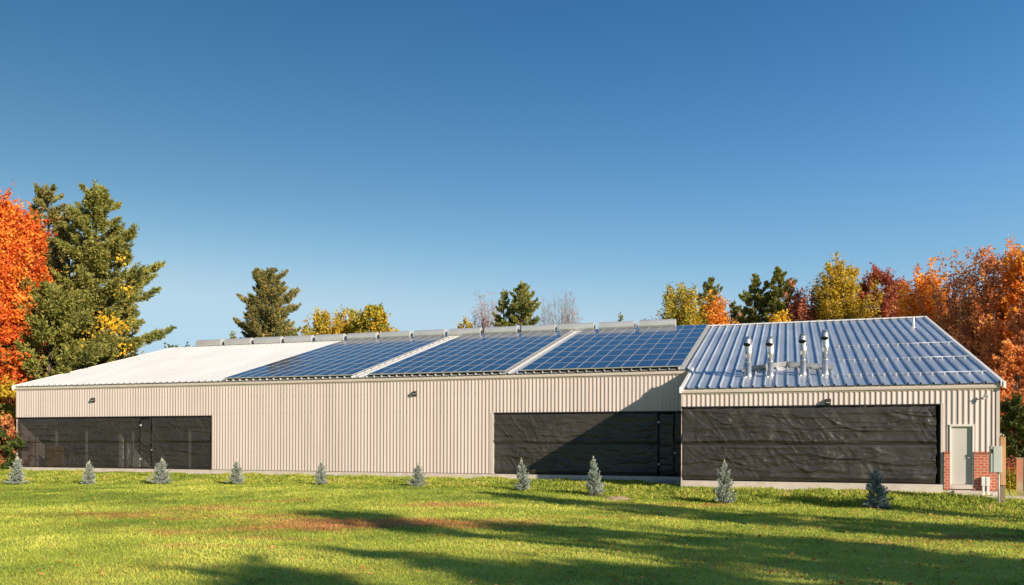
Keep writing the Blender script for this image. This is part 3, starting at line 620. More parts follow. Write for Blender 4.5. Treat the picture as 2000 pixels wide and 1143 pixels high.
def screen_fence(x0, x1, y, label, cloths, posts, gate, mat_, seed, ztop=2.88, z0=0.03, zm=1.46, upper=True):
    root = empty('screened_fence', ((x0 + x1) / 2, y, 0), label, 'fence', 'cloth covered fences in the wall openings')
    for i, (a, b) in enumerate(cloths):
        cloth_panel(a, b, z0, zm + 0.02, y - 0.03, seed + i * 7, mat_, root)
        cloth_panel(a, b, zm - 0.02, ztop, y - 0.055, seed + i * 7 + 3, mat_, root)
    for x in posts:
        p_ = MB(); p_.tube([(x, y + 0.04, -0.01), (x, y + 0.04, ztop + 0.02)], 0.03, 10); pchild(p_, 'post', M['black'], root)
    r_ = MB()
    for z in (0.05, zm, ztop - 0.01):
        r_ = MB(); r_.tube([(x0, y + 0.045, z), (x1, y + 0.045, z)], 0.02, 8); pchild(r_, 'rail', M['black'], root)
    e_ = MB(); x = x0 + 0.05              # bent wire ends of the chain link along the foot
    while x < x1 - 0.05:
        e_.box(x, x + 0.012, y - 0.012, y + 0.004, -0.002, 0.045); x += 0.06
    pchild(e_, 'wire_mesh', M['black'], root)['kind'] = 'stuff'
    if gate:
        a, b = gate; g = MB()
        for xx in (a + 0.02, b - 0.02): g.tube([(xx, y - 0.06, 0.05), (xx, y - 0.06, ztop - 0.04)], 0.026, 10)
        for zz in (0.07, zm, ztop - 0.06): g.tube([(a + 0.03, y - 0.055, zz), (b - 0.03, y - 0.055, zz)], 0.022, 8)
        go = pchild(g, 'gate', M['black'], root)
        c_ = cloth_panel(a + 0.03, b - 0.03, 0.08, ztop - 0.07, y - 0.02, seed + 50, mat_, root, name='gate_cloth')
        c_.parent = go; c_.matrix_parent_inverse = Matrix.Translation(-Vector(root.location)) if False else Matrix.Identity(4)
        h = MB()
        for z in (0.5, 2.4):
            h2 = MB(); h2.box(a - 0.04, a + 0.05, y - 0.10, y - 0.03, z, z + 0.09, bev=0.008); h3 = h2.build('hinge', M['box_paint']); h3.parent = go
        h.box(b - 0.05, b + 0.05, y - 0.11, y - 0.04, 1.02, 1.1, bev=0.01)
        hh_ = h.build('latch', M['box_paint']); hh_.parent = go
    return root
gxL = [on_y(x, 870, YM).x for x in (274, 297)]; gxM = [on_y(x, 865, YM).x for x in (1286, 1318)]
screen_fence(XL + 0.06, OL1 - 0.04, YM + 0.09, 'dusty see-through cloth screen with an orange board behind it',
             [(XL + 0.07, gxL[0]), (gxL[1], OL1 - 0.05)], [XL + 0.12, -41.6, -39.5, gxL[0] - 0.05, gxL[1] + 0.05, -31.9, OL1 - 0.1], gxL, M['cloth_open'], 11)
screen_fence(OM0 + 0.1, XC - 0.05, YM + 0.09, 'black cloth screen half in shadow beside the projecting wing',
             [(OM0 + 0.1, gxM[0]), (gxM[1], XC - 0.06)], [OM0 + 0.12, -11.0, -8.6, gxM[0] - 0.05, gxM[1] + 0.05], gxM, M['cloth_mid'], 31)
screen_fence(OW0 - 0.02, OW1 - 0.08, YW + 0.07, 'wide sunlit black cloth screen with a bulging seam under the bare metal roof',
             [(OW0 - 0.02, OW1 - 0.11)], [OW0 + 0.3, -1.5, 0.9, 3.3, OW1 - 0.06], None, M['cloth'], 71)

# ---------------------------------------------------------------- things on the roof
def roof_at(px, py, off=0.0):
    d = ray(px, py); t = (roof_z(0) + off - CZ) / (d.z - SL * d.y); p = d * t; p.z += CZ; return p
PW, PH, NC, NR = 0.680, 1.688, 11, 8
pm = MB()
fw, ft = 0.011, 0.042
pm.box(0, PW, 0, fw, 0, ft, 0); pm.box(0, PW, PH - fw, PH, 0, ft, 0); pm.box(0, fw, fw, PH - fw, 0, ft, 0); pm.box(PW - fw, PW, fw, PH - fw, 0, ft, 0)
pm.quad([(fw, fw, ft - 0.006), (PW - fw, fw, ft - 0.006), (PW - fw, PH - fw, ft - 0.006), (fw, PH - fw, ft - 0.006)], 1)
pm.quad([(fw, fw, 0.004), (fw, PH - fw, 0.004), (PW - fw, PH - fw, 0.004), (PW - fw, fw, 0.004)], 0)
panel0 = pm.build('solar_panel', [M['frame_alu'], M['solar']]); panel_used = False
YA0 = 37.68
for i, (xc, aw, lab) in enumerate([(-25.0, 7.85, 'solar array next to the bare white roof, the farthest from the metal wing'), (-16.52, 7.40, 'solar array in the middle, between the other two arrays'), (-8.29, 7.60, 'solar array nearest the bare metal wing roof')]):
    x0 = xc - aw / 2
    root = empty('solar_array', (x0, YA0, roof_z(YA0) + 0.075), lab, 'solar array', 'solar arrays on the roof'); root.rotation_euler = (TH, 0, 0); root.scale.x = aw / (NC * (PW + 0.007))
    for r_ in range(NR):
        for c_ in range(NC):
            o = panel0 if not panel_used else panel0.copy()
            if panel_used: link(o)
            panel_used = True
            o.parent = root; o.location = (c_ * (PW + 0.007), r_ * (PH + 0.007), 0.055)
    for r_ in range(NR):
        for q in (0.35, 1.30):
            rl = MB(); rl.box(-0.05, NC * (PW + 0.007) + 0.05, r_ * (PH + 0.007) + q, r_ * (PH + 0.007) + q + 0.045, -0.01, 0.05)
            rl.build('mounting_rail', M['steel'], root)
# ridge ventilators
vp = [(-0.25, 0.0), (-0.30, 0.10), (-0.31, 0.24), (-0.26, 0.36), (-0.14, 0.445), (0.0, 0.47), (0.14, 0.445), (0.26, 0.36), (0.31, 0.24), (0.30, 0.10), (0.25, 0.0)]
ORD = ['first', 'second', 'third', 'fourth', 'fifth', 'sixth', 'seventh', 'eighth', 'ninth', 'tenth', 'eleventh', 'twelfth', 'thirteenth', 'fourteenth']
v0 = None; vs = YR / 50.54
for i in range(14):
    xc = (-39.98 + i * 2.501) * vs
    where = 'above the bare white roof' if i < 5 else 'above the solar panels'
    lab = f'grey ridge ventilator {where}, {ORD[i]} from the white roof end'
    if v0 is None:
        v0 = empty('ridge_vent', (0, 0, 0)); b_ = MB(); b_.prism_x(vp, -1.08, 1.08, sm=False); b_.build('hood', M['vent_metal'], v0)
        e_ = MB()
        ev = [(y * 1.012, z * 1.01) for y, z in vp]
        e_.prism_x(ev, 1.082, 1.10); e_.build('end_cap', M['vent_cap'], v0)
        e_ = MB(); e_.prism_x(ev, -1.10, -1.082); e_.build('end_cap', M['vent_cap'], v0)
        t_ = MB(); t_.prism_x([(-0.20, -0.12), (-0.2, 0.02), (0.2, 0.02), (0.2, -0.12)], -1.05, 1.05); t_.build('throat', M['vent_metal'], v0)
        o = v0
    else: o = copy_tree(v0)
    o.location = (xc, YR, ZR + 0.07); tag(o, lab, 'roof vent', 'ventilators along the ridge')
# four flue pipes
EL = [(0, 0.0, 1.12), (0, 0.04, 1.32), (0, 0.05, 1.50), (0, -0.01, 1.65), (0, -0.12, 1.69), (0, -0.22, 1.62), (0, -0.29, 1.47)]
PIPES = [(1461, 735, 1.62, 'the one closest to the solar panels'), (1504, 734, 1.60, 'second from the solar panels'), (1568, 731, 1.66, 'third from the solar panels'), (1611, 730, 1.76, 'the tallest and the farthest from the solar panels')]
f0 = None
for i, (px, py, hgt, lab) in enumerate(PIPES):
    p = roof_at(px, py); root = empty('flue_pipe', (p.x, p.y, p.z - 0.04), 'hooked shiny metal flue pipe, ' + lab, 'flue pipe', 'flue pipes on the wing roof')
    dz = hgt - 1.72
    b_ = MB(); b_.tube([(0, 0, -0.05), (0, 0, 0.10), (0, 0, 0.20), (0, 0, 0.215), (0, 0, 1.0 + dz)], [0.17, 0.15, 0.135, 0.118, 0.118], 20); b_.build('stack', M['steel'], root)
    c_ = MB(); c_.tube([(0, 0, 0.66), (0, 0, 0.69)], 0.124, 20); c_.box(-0.15, -0.10, -0.01, 0.01, 0.66, 0.69); c_.build('clamp_band', M['steel'], root)
    c_ = MB(); c_.tube([(0, 0, 0.95 + dz), (0, 0, 0.96 + dz), (0, 0, 1.11 + dz), (0, 0, 1.13 + dz)], [0.122, 0.135, 0.135, 0.142], 20); c_.build('collar', M['steel'], root)
    e_ = MB()
    pts = [Vector((0.0 if k < 3 else -0.012 * (k - 2), y, z + dz)) for k, (_, y, z) in enumerate(EL)]
    e_.tube(pts, 0.142, 20, cap=False, sm=False)
    dr = (pts[-1] - pts[-2]).normalized()
    e_.tube([pts[-1] - dr * 0.03, pts[-1] + dr * 0.012], 0.150, 20, cap=False)
    e_.build('elbow', M['steel'], root)
    d_ = MB(); d_.tube([pts[-1] - dr * 0.06, pts[-1] - dr * 0.005], 0.139, 20); d_.build('mesh_screen', M['dark'], root)
# bent sheet flashing behind the flues
a, ap, c_ = roof_at(1449, 726), roof_at(1536, 714), roof_at(1627, 721)
fl = MB()
for p, q in ((a, ap), (ap, c_)):
    n = Vector((0, -math.sin(TH), math.cos(TH))); h = n * 0.26; th = Vector((0, 0.012, 0.003))
    base0, base1 = p - n * 0.01, q - n * 0.01
    for k0, k1 in ((base0, base1), (base1 + th, base0 + th)):
        fl.quad([k0, k1, k1 + h, k0 + h])
    fl.quad([base0 + h, base1 + h, base1 + h + th, base0 + h + th]); fl.quad([base0, base0 + h, base0 + h + th, base0 + th]); fl.quad([base1, base1 + th, base1 + h + th, base1 + h])
    foot = Vector((0, -0.22, -0.22 * SL)); fl.quad([base0 + n * 0.075 + foot * 0.2, base1 + n * 0.075 + foot * 0.2, base1 + n * 0.075, base0 + n * 0.075])
tag(fl.build('roof_diverter', M['dull_steel']), 'bent bright sheet-metal flashing behind the flue pipes', 'flashing')
vt = roof_at(1783, 637); w_ = MB(); w_.tube([(0, 0, -0.05), (0, 0, 0.60)], 0.052, 14); w_.tube([(0, 0, -0.05), (0, 0, 0.06), (0, 0, 0.10)], [0.13, 0.09, 0.055], 14)
tag(w_.build('plumbing_vent', M['pvc'], loc=vt), 'thin white plastic vent pipe near the ridge of the metal wing roof', 'vent pipe')
for (pa, pb, lab) in [((1628, 675), (1862, 668), 'upper row of snow guard rods on the metal roof, nearest the ridge'), ((1628, 704), (1905, 694), 'middle row of snow guard rods on the metal roof'), ((1632, 733), (1944, 724), 'lowest row of snow guard rods just above the eave of the metal roof')]:
    p, q = roof_at(*pa), roof_at(*pb); q.x = min(q.x, XR - 0.05)
    y = (p.y + q.y) / 2; z = roof_z(y); root = empty('snow_guard', ((p.x + q.x) / 2, y, z), lab, 'snow guard', 'snow guards on the wing roof')
    r_ = MB()
    for dy in (0.0, 0.07):
        r_ = MB(); r_.tube([(p.x, y + dy, z + dy * SL + 0.095), (q.x, y + dy, z + dy * SL + 0.095)], 0.004, 6); pchild(r_, 'rod', M['galv'], root)
    c_ = MB(); k = math.ceil((p.x + 3.80) / (RP / 2))
    while -3.80 + k * RP / 2 < q.x:
        x = -3.80 + k * RP / 2; hb = 0.082 if k % 2 == 0 else 0.0
        c_.box(x - 0.024, x + 0.024, y - 0.01, y + 0.08, z + hb - 0.004, z + 0.105); pchild(c_, 'clamp', M['trim'], root); c_ = MB(); k += 1

# ---------------------------------------------------------------- fixtures on the walls
def wall_lamp(px, py, Y, label):
    p = on_y(px, py, Y); root = empty('wall_lamp', (p.x, Y - 0.03, p.z), label, 'lamp', 'wall lamps under the eaves')
    b_ = MB(); b_.prism_x([(0, -0.14), (0, 0.14), (-0.06, 0.15), (-0.22, 0.11), (-0.26, 0.06), (-0.26, 0.0), (-0.10, -0.06), (-0.06, -0.14)], -0.12, 0.12); b_.build('housing', M['bronze'], root); root.scale = (0.78, 0.72, 0.85)
    l_ = MB(); l_.box(-0.10, 0.10, -0.235, -0.11, -0.055, -0.012); l_.build('lens', M['lens'], root)
wall_lamp(184, 786, YM, 'small dark wall lamp high above the dusty see-through screen')
wall_lamp(811, 770, YM, 'small dark wall lamp on the plain wall below the solar panels')
wall_lamp(1617, 782, YW, 'small dark wall lamp above the wide sunlit screen')
p = on_y(1921, 772, YW); root = empty('security_camera', (p.x, YW - 0.03, p.z), 'small white camera on the wall above the brick corner', 'camera')
b_ = MB(); b_.tube([(0, 0.01, 0), (0, -0.02, 0)], 0.05, 14); b_.tube([(0, -0.02, 0), (0.0, -0.12, 0.06), (0.03, -0.15, 0.07)], 0.016, 8); b_.build('bracket', M['pvc'], root)
b_ = MB(); b_.tube([(-0.03, -0.12, 0.08), (0.13, -0.24, 0.02)], 0.038, 12); b_.box(-0.03, 0.14, -0.25, -0.11, 0.07, 0.08, 0, 0, Matrix.Translation((0.0, 0.0, 0.0))); b_.build('body', M['pvc'], root)

# ---------------------------------------------------------------- things by the brick corner
for px, lab in ((1921, 'white plastic conduit cover against the brick, nearer the doorstep'), (1930, 'white plastic conduit cover against the brick, nearer the wooden post')):
    p = on_y(px, 920, YW - 0.2); root = empty('conduit_cover', (p.x, YW - 0.17, -0.36), lab, 'conduit', 'conduit covers on the brick wall')
    b_ = MB(); b_.box(-0.038, 0.038, -0.045, 0.05, 0.0, 0.36, bev=0.01); b_.build('sleeve', M['pvc'], root)
    b_ = MB(); b_.prism_x([(-0.065, 0.34), (-0.065, 0.62), (-0.03, 0.66), (0.06, 0.66), (0.06, 0.34), (0.0, 0.31)], -0.058, 0.058); b_.build('hood', M['pvc'], root)
YP = 31.6
pb = on_y(1958, 975, YP); pt = on_y(1958, 848, YP)
w_ = MB(); root = empty('wooden_post', (pb.x, YP, -0.9), 'square wooden post beside the brick corner, fresh above and weathered below', 'post')
zs = on_y(1958, 902, YP).z
b_ = MB(); b_.box(-0.085, 0.085, -0.05, 0.05, 0.0, zs + 0.9, bev=0.006); b_.build('lower_timber', M['old_wood'], root)
b_ = MB(); b_.box(-0.08, 0.08, -0.095, -0.052, 1.0, pt.z + 0.9, bev=0.005); b_.box(-0.08, 0.08, -0.05, 0.045, zs + 0.904, pt.z + 0.9, bev=0.005); b_.build('upper_timber', M['wood'], root)
b_ = MB(); b_.tube([(-0.03, -0.03, pt.z + 0.9), (-0.03, -0.03, pt.z + 0.97), (0.03, -0.03, pt.z + 0.97), (0.03, -0.03, pt.z + 0.9)], 0.012, 6); b_.build('eye_bolt', M['steel'], root)
bt0, bb0 = on_y(1935, 866, YP - 0.35), on_y(1957, 918, YP - 0.35)
root = empty('electrical_box', (bt0.x, YP - 0.15, bb0.z), 'grey metal electrical cabinet hung on the wooden post', 'electrical box')
bw_, bh_ = bb0.x - bt0.x, bt0.z - bb0.z
b_ = MB(); b_.box(0, bw_, -0.22, 0.04, 0, bh_, bev=0.006); b_.build('cabinet', M['box_paint'], root)
b_ = MB(); b_.box(0.075, bw_ - 0.012, -0.236, -0.221, 0.012, bh_ - 0.012, bev=0.004); b_.build('door', M['box_paint'], root)
b_ = MB(); b_.box(0.01, 0.06, -0.23, -0.221, bh_ - 0.24, bh_ - 0.10); b_.build('latch', M['black'], root)
b_ = MB(); b_.tube([(bw_ * 0.80, -0.1, 0), (bw_ * 0.80, -0.1, -1.12)], 0.028, 10); b_.tube([(bw_ * 0.80, -0.1, -0.0), (bw_ * 0.80, -0.1, -0.04)], 0.04, 10); b_.build('conduit', M['box_paint'], root)
YS = 35.4
s0, s1 = on_y(1998, 980, YS), on_y(1998, 891, YS)
root = empty('steel_cabinet', (s0.x, YS, s0.z), 'tall stainless steel equipment cabinet on a concrete pad beside the wooden post', 'cabinet')
b_ = MB(); b_.box(0, 0.9, 0, 0.9, 0, s1.z - s0.z, bev=0.01); b_.build('body', M['stainless'], root)
b_ = MB(); b_.box(-0.03, 0.93, -0.03, 0.93, s1.z - s0.z + 0.002, s1.z - s0.z + 0.04, bev=0.008); b_.build('lid', M['stainless'], root)
b_ = MB(); b_.box(0.04, 0.86, -0.02, -0.002, 0.50, s1.z - s0.z - 0.06, bev=0.004); b_.build('door', M['green_box'], root)
w_ = MB(); w_.box(s0.x - 0.34, s0.x + 1.4, YS - 0.95, YS + 1.2, s0.z - 0.5, s0.z - 0.003, bev=0.015)
tag(w_.build('concrete_pad', M['concrete']), 'thick concrete pad under the stainless steel cabinet', 'pad')
rs = random.Random(4)
def pebbles(n, cx_, cy_, sx_, sy_, rmin, rmax):
    V, F = [], []; 
    for _ in range(n):
        x, y = rs.gauss(cx_, sx_), rs.gauss(cy_, sy_); r_ = rs.uniform(rmin, rmax); z = float(ground_z(x, y)) + r_ * 0.3 + 0.12 * math.exp(-((x - cx_) / sx_) ** 2 - ((y - cy_) / sy_) ** 2)
        k = len(V); j = [r_ * rs.uniform(0.7, 1.2) for _ in range(6)]
        V += [(x + j[0], y, z), (x, y + j[1], z), (x - j[2], y, z), (x, y - j[3], z), (x, y, z + j[4] * .7), (x, y, z - j[5] * .7)]
        for a_, b2 in ((0, 1), (1, 2), (2, 3), (3, 0)): F += [(k + a_, k + b2, k + 4), (k + b2, k + a_, k + 5)]
    return np.array(V), np.array(F)
V, F = pebbles(700, -5.1, 37.0, 0.55, 0.4, 0.02, 0.06)
tag(np_mesh('gravel', V, F, M['stone']), 'small heap of grey stones in the shaded corner by the wing', 'gravel', kind='stuff')
def mound(x, y, rx_, ry_, h, m, name, label, cat):
    r_ = np.random.default_rng(int(abs(x * 100))); a = np.linspace(0, 2 * np.pi, 29)[:-1]; V, F = [], []
    for k in range(7):
        q = k / 6; wob = 1 + 0.25 * (vnoise(a * 1.7, a * 0 + x) - 0.5)
        X = x + rx_ * q * np.cos(a) * wob; Y = y + ry_ * q * np.sin(a) * wob; Z = ground_z(X, Y) + h * (1 - q ** 2) + 0.05 * (vnoise(X * 9, Y * 9) - 0.5) * (k < 6) - 0.02 * (k == 6)
        V.append(np.stack([X, Y, Z], 1))
    V = np.concatenate(V)
    for k in range(6):
        for j in range(28): F.append((k * 28 + j, (k + 1) * 28 + j, (k + 1) * 28 + (j + 1) % 28, k * 28 + (j + 1) % 28))
    tag(np_mesh(name, V, np.array(F), m, smooth=True), label, cat)
p = on_z(1208, 974, -0.55); mound(p.x, p.y, 0.55, 0.45, 0.12, M['straw'], 'straw_heap', 'low heap of pale dry clippings beside the spruce in front of the shaded screen', 'heap')
mound(ROW[7].x + 0.1, ROW[7].y - 0.1, 0.6, 0.4, 0.05, M['mulch'], 'mulch_ring', 'dark mulch under the spruce beside the pale clippings', 'mulch')
mound(ROW[9].x, ROW[9].y - 0.05, 0.6, 0.4, 0.05, M['mulch'], 'mulch_ring', 'dark mulch under the bluest darkest spruce near the brick corner', 'mulch')

# ---------------------------------------------------------------- plants
def leaf_quads(Pc, nrm, size, rng, aspect=0.7):
    n = len(Pc); nrm = nrm / (np.linalg.norm(nrm, axis=1, keepdims=True) + 1e-9)
    r_ = rng.normal(0, 1, (n, 3)); u = np.cross(nrm, r_); u /= np.linalg.norm(u, axis=1, keepdims=True) + 1e-9; v = np.cross(nrm, u)
    s_ = (size * (0.6 + 0.8 * rng.random(n)))[:, None]; V = np.zeros((n, 4, 3)); bend = nrm * s_ * 0.25
    V[:, 0] = Pc + u * s_; V[:, 1] = Pc + v * s_ * aspect + bend; V[:, 2] = Pc - u * s_; V[:, 3] = Pc - v * s_ * aspect + bend
    return V.reshape(-1, 3), np.arange(n * 4).reshape(n, 4)
def needle_tufts(Pc, dirs, length, rng, per=6, wd=0.16):
    n = len(Pc); Pr = np.repeat(Pc, per, 0); Dr = np.repeat(dirs, per, 0) + rng.normal(0, 0.55, (n * per, 3)); Dr /= np.linalg.norm(Dr, axis=1, keepdims=True)
    l = (length * (0.6 + 0.7 * rng.random(n * per)))[:, None]; r_ = rng.normal(0, 1, (n * per, 3)); u = np.cross(Dr, r_); u /= np.linalg.norm(u, axis=1, keepdims=True)
    V = np.zeros((n * per, 4, 3)); V[:, 0] = Pr - u * l * wd * 0.4; V[:, 1] = Pr + u * l * wd * 0.4; V[:, 2] = Pr + Dr * l + u * l * wd; V[:, 3] = Pr + Dr * l - u * l * wd
    return V.reshape(-1, 3), np.arange(n * per * 4).reshape(n * per, 4)
def prof(pts): return lambda t: np.interp(t, [p[0] for p in pts], [p[1] for p in pts])
def limb(tb, a, b, r0, r1, rnd, seg=4, wob=0.06, n=5):
    a, b = Vector(a), Vector(b); l = (b - a).length; pts = []
    for i in range(seg + 1):
        t = i / seg; q = a.lerp(b, t); q.z += -0.10 * l * math.sin(math.pi * t) * 0.5
        if 0 < i < seg: q += Vector((rnd.uniform(-1, 1), rnd.uniform(-1, 1), rnd.uniform(-1, 1))) * wob * l * 0.5
        pts.append(q)
    tb.tube(pts, [r0 + (r1 - r0) * i / seg for i in range(seg + 1)], n, cap=False)
    return pts
def tree(name, label, cat, base, H, style, leaf, bark, seed, pr, cb=0.25, n=9000, size=0.11, group=None, density=1.0, trunk_r=None, flat=1.0):
    """pr: crown radius against height share (0 crown foot, 1 top); cb: share of the height that is bare trunk"""
    rng = np.random.default_rng(seed); rnd = random.Random(seed); pf = prof(pr)
    root = empty(name, base, label, cat, group); tr = trunk_r or H * 0.016; tb = MB()
    z0 = H * cb
    if style == 'pine':
        tb.tube([(0, 0, -0.3), (0.02 * H * 0.1, 0, H * 0.5), (0, 0, H * 0.98)], [tr * 1.2, tr * 0.7, 0.02], 7, cap=False)
        PC, DR, TI = [], [], []
        nb = int((H - z0) * 9.5 * density); rmax = max(q[1] for q in pr)
        for i in range(nb):
            t = (i + rnd.random()) / nb; z = z0 + (H - z0) * t * 0.97; az = rnd.uniform(0, 2 * math.pi)
            lump = 0.62 + 0.55 * float(vnoise(t * 11 + 2, az * 1.4 + seed * 3.7))
            Lb = max(0.15, float(pf(t)) * lump * (rnd.uniform(1.0, 1.12) if rnd.random() < 0.28 else rnd.uniform(0.55, 0.95)))
            rise = (0.10 + 0.45 * t * rnd.uniform(0.6, 1.3)) * Lb
            rise = min(rise, H - z - 0.05)
            d = Vector((math.cos(az), math.sin(az) * flat, 0)); a = Vector((0, 0, z)); e = a + d * Lb + Vector((0, 0, rise))
            if Lb > 0.5: limb(tb, a, e, max(0.012, tr * 0.22 * (1 - t) + 0.012), 0.008, rnd, 3, 0.05, 3)
            m_ = max(3, int(n / nb * (Lb / max(rmax, 0.5)) ** 1.15 * 2.0))
            nsub = max(3, int(Lb * 6.0)); sq = rng.random(nsub) ** 0.6 * 0.78 + 0.25; ss = rng.normal(0, 0.20, nsub) * Lb * (1.2 - sq)    # side twigs, each a plume
            wch = rng.integers(0, nsub, m_); al = rng.random(m_)
            q = sq[wch] + (al - 0.3) * 0.20; side = ss[wch] * (0.6 + 0.7 * al) + rng.normal(0, 0.045, m_); up = al * (0.16 + 0.09 * Lb) + rng.normal(0, 0.035, m_)
            perp = np.array([-d.y, d.x, 0]); droop = -0.06 * Lb * np.sin(np.pi * np.clip(q, 0, 1))
            pc = np.array(a)[None] + np.array(e - a)[None] * q[:, None] + perp[None] * side[:, None]; pc[:, 2] += up + droop
            dd = np.array([d.x, d.y, 0])[None] * (0.6 * q[:, None] + 0.15) + np.sign(side)[:, None] * perp[None] * 0.3; dd[:, 2] += 0.6
            bt_ = 0.45 + 0.3 * (rnd.random() - 0.5)
            PC.append(pc); DR.append(dd); TI.append(np.clip(rng.normal(bt_, 0.15, m_) + (rng.random(m_) > 0.94) * 0.4, 0, 1))
        for k in range(3):                                                              # pointed leaders
            m_ = 14; q = rng.random(m_); ox = 0 if k == 0 else rnd.uniform(-.4, .4); PC.append(np.stack([ox * q + rng.normal(0, .04, m_), rng.normal(0, .1, m_), H - (0.25 * k) - 0.9 * (1 - q)], 1)); DR.append(np.repeat([[0.0, 0, 1.3]], m_, 0)); TI.append(np.full(m_, 0.5))
        PC, DR, TI = np.concatenate(PC), np.concatenate(DR), np.concatenate(TI); per = 6
        V, F = needle_tufts(PC, DR, size * 1.35, rng, per, 0.15); tint = np.repeat(TI, per)
    elif style == 'round':
        tb.tube([(0, 0, -0.3), (rnd.uniform(-.1, .1), 0, z0), (0, 0, H * 0.75)], [tr * 1.3, tr * 0.9, tr * 0.25], 8, cap=False)
        m_ = int(70 * density * max(1, n / 9000)); CP = []
        for i in range(m_):
            t = rnd.random() ** 0.9; az = rnd.uniform(0, 2 * math.pi); rr = float(pf(t)) * (0.45 + 0.75 * float(vnoise(t * 7, az * 1.5 + seed))) * math.sqrt(rnd.uniform(0.12, 1.0))
            CP.append(Vector((math.cos(az) * rr, math.sin(az) * rr * flat, z0 + (H - z0) * t * 0.955)))
        for i, c in enumerate(CP):
            if i % 2 == 0:
                s_ = Vector((0, 0, max(z0 * 0.7, min(c.z - 0.5 * math.hypot(c.x, c.y) - 0.3, H * 0.7)))); limb(tb, s_, c, tr * 0.28, 0.012, rnd, 4, 0.08, 4)
        per = max(16, int(n * 0.72) // m_); CR = max(0.22, (H - z0) * 0.052)
        PC, NM, TI = [], [], []
        for c in CP:
            rad = CR * rnd.uniform(0.5, 1.4); d = rng.normal(0, 1, (per, 3)); d /= np.linalg.norm(d, axis=1, keepdims=True); bt_ = 0.5 + 0.55 * (rnd.random() - 0.5)
            rr = rad * (0.15 + 0.95 * rng.random(per) ** 0.6); p_ = np.array(c)[None] + d * rr[:, None] * np.array([1.2, 1.2, 0.6])
            PC.append(p_); NM.append(d * 0.4 + rng.normal(0, 0.7, (per, 3)) + np.array([0, 0, 0.4])); TI.append(np.clip(rng.normal(bt_, 0.2, per), 0, 1))
            od = Vector((c.x, c.y, 0)); od = od.normalized() if od.length > 0.05 else Vector((1, 0, 0))
            for k in range(3):                                                          # leafy shoots that break the outline
                dv = np.array([od.x * rnd.uniform(0.1, 0.9) + rnd.uniform(-.5, .5), od.y * rnd.uniform(0.1, 0.9) + rnd.uniform(-.5, .5), rnd.uniform(0.5, 1.1)]); ln = CR * rnd.uniform(1.0, 2.3); m2 = max(5, per // 8)
                tb.tube([c, c + Vector(dv) * ln], [0.011, 0.005], 3, cap=False)
                q = rng.random(m2) ** 0.8; p_ = np.array(c)[None] + dv[None] * (ln * q)[:, None] + rng.normal(0, 0.09, (m2, 3)); PC.append(p_); NM.append(rng.normal(0, 1, (m2, 3))); TI.append(np.clip(rng.normal(bt_, 0.2, m2), 0, 1))
        V, F = leaf_quads(np.concatenate(PC), np.concatenate(NM), size, rng); tint = np.concatenate(TI)
    else:   # 'upright' : many steep stems, spiky outline; 'bare' the same with few leaves
        tb.tube([(0, 0, -0.3), (0, 0, z0), (rnd.uniform(-.2, .2), 0, H * 0.6)], [tr * 1.3, tr, tr * 0.35], 7, cap=False)
        thin = 0.13 if n < 1500 else 0.30; ntw = 14 if n < 1500 else 5
        ns = int(62 * density); PC, NM, TI = [], [], []; per = max(2, n // (ns * 5)) if n > 1500 else max(1, n // (ns * 14))
        for i in range(ns):
            t = 0.35 + 0.65 * rnd.random() ** 0.75 if i else 1.0; az = rnd.uniform(0, 2 * math.pi)
            rr = float(pf(t)) * rnd.uniform(0.15, 1.05); e = Vector((math.cos(az) * rr, math.sin(az) * rr * flat, z0 + (H - z0) * t * rnd.uniform(0.93, 1.0)))
            s_ = Vector((0, 0, z0 * 0.8 + (e.z - z0) * rnd.uniform(0.0, 0.35))); mid = s_.lerp(e, 0.45) + Vector((e.x, e.y, 0)) * 0.22
            pts = []
            for k in range(6):
                u = k / 5; pts.append(s_ * (1 - u) ** 2 + mid * 2 * u * (1 - u) + e * u * u)
            tb.tube(pts, [max(0.006, tr * thin * (1 - k / 5) ** 1.5 + 0.006) for k in range(6)], 4, cap=False)
            for k in range(ntw):
                u = 0.25 + 0.75 * (k + rnd.random()) / ntw; c = s_ * (1 - u) ** 2 + mid * 2 * u * (1 - u) + e * u * u
                od = Vector((c.x + rnd.uniform(-.6, .6), c.y + rnd.uniform(-.6, .6), 0)); od = od.normalized() if od.length > 1e-3 else Vector((1, 0, 0))
                tl = H * 0.10 * rnd.uniform(0.4, 1.1) * (1.15 - 0.7 * u); te = c + od * tl * 0.55 + Vector((0, 0, tl))
                tb.tube([c, (c + te) / 2 + od * tl * 0.08, te], [0.010, 0.007, 0.004], 3, cap=False)
                q = rng.random(per); p_ = np.array(c)[None] * (1 - q)[:, None] + np.array(te)[None] * q[:, None] + rng.normal(0, 0.022 * H * (1.15 - 0.75 * u), (per, 3))
                PC.append(p_); NM.append(rng.normal(0, 0.7, (per, 3)) + np.array([0, 0, 0.5])); TI.append(np.clip(rng.normal(0.5 + 0.5 * (rnd.random() - 0.5), 0.2, per), 0, 1))
        V, F = leaf_quads(np.concatenate(PC), np.concatenate(NM), size, rng); tint = np.concatenate(TI)
    tb.build('trunk', bark, root)
    np_mesh('crown', V, F, leaf, root, {'tint': tint})
    return root
def put(px, top, D, gz=-0.4):
    """tree foot and height from where its tip stands in the photograph and how far off it is"""
    p = at_depth(px, top, D); return (p.x, p.y, gz), p.z - gz
def wm(px, D): return px * D / FPX       # pixels across -> metres
G1 = 'trees behind the building'
TOPC = lambda r: [(0, r * 0.8), (0.3, r), (0.55, r * 0.85), (0.8, r * 0.5), (0.93, r * 0.25), (1, r * 0.06)]
CON = lambda r: [(0, r * 0.75), (0.12, r), (0.35, r * 0.86), (0.6, r * 0.6), (0.85, r * 0.28), (1, r * 0.05)]
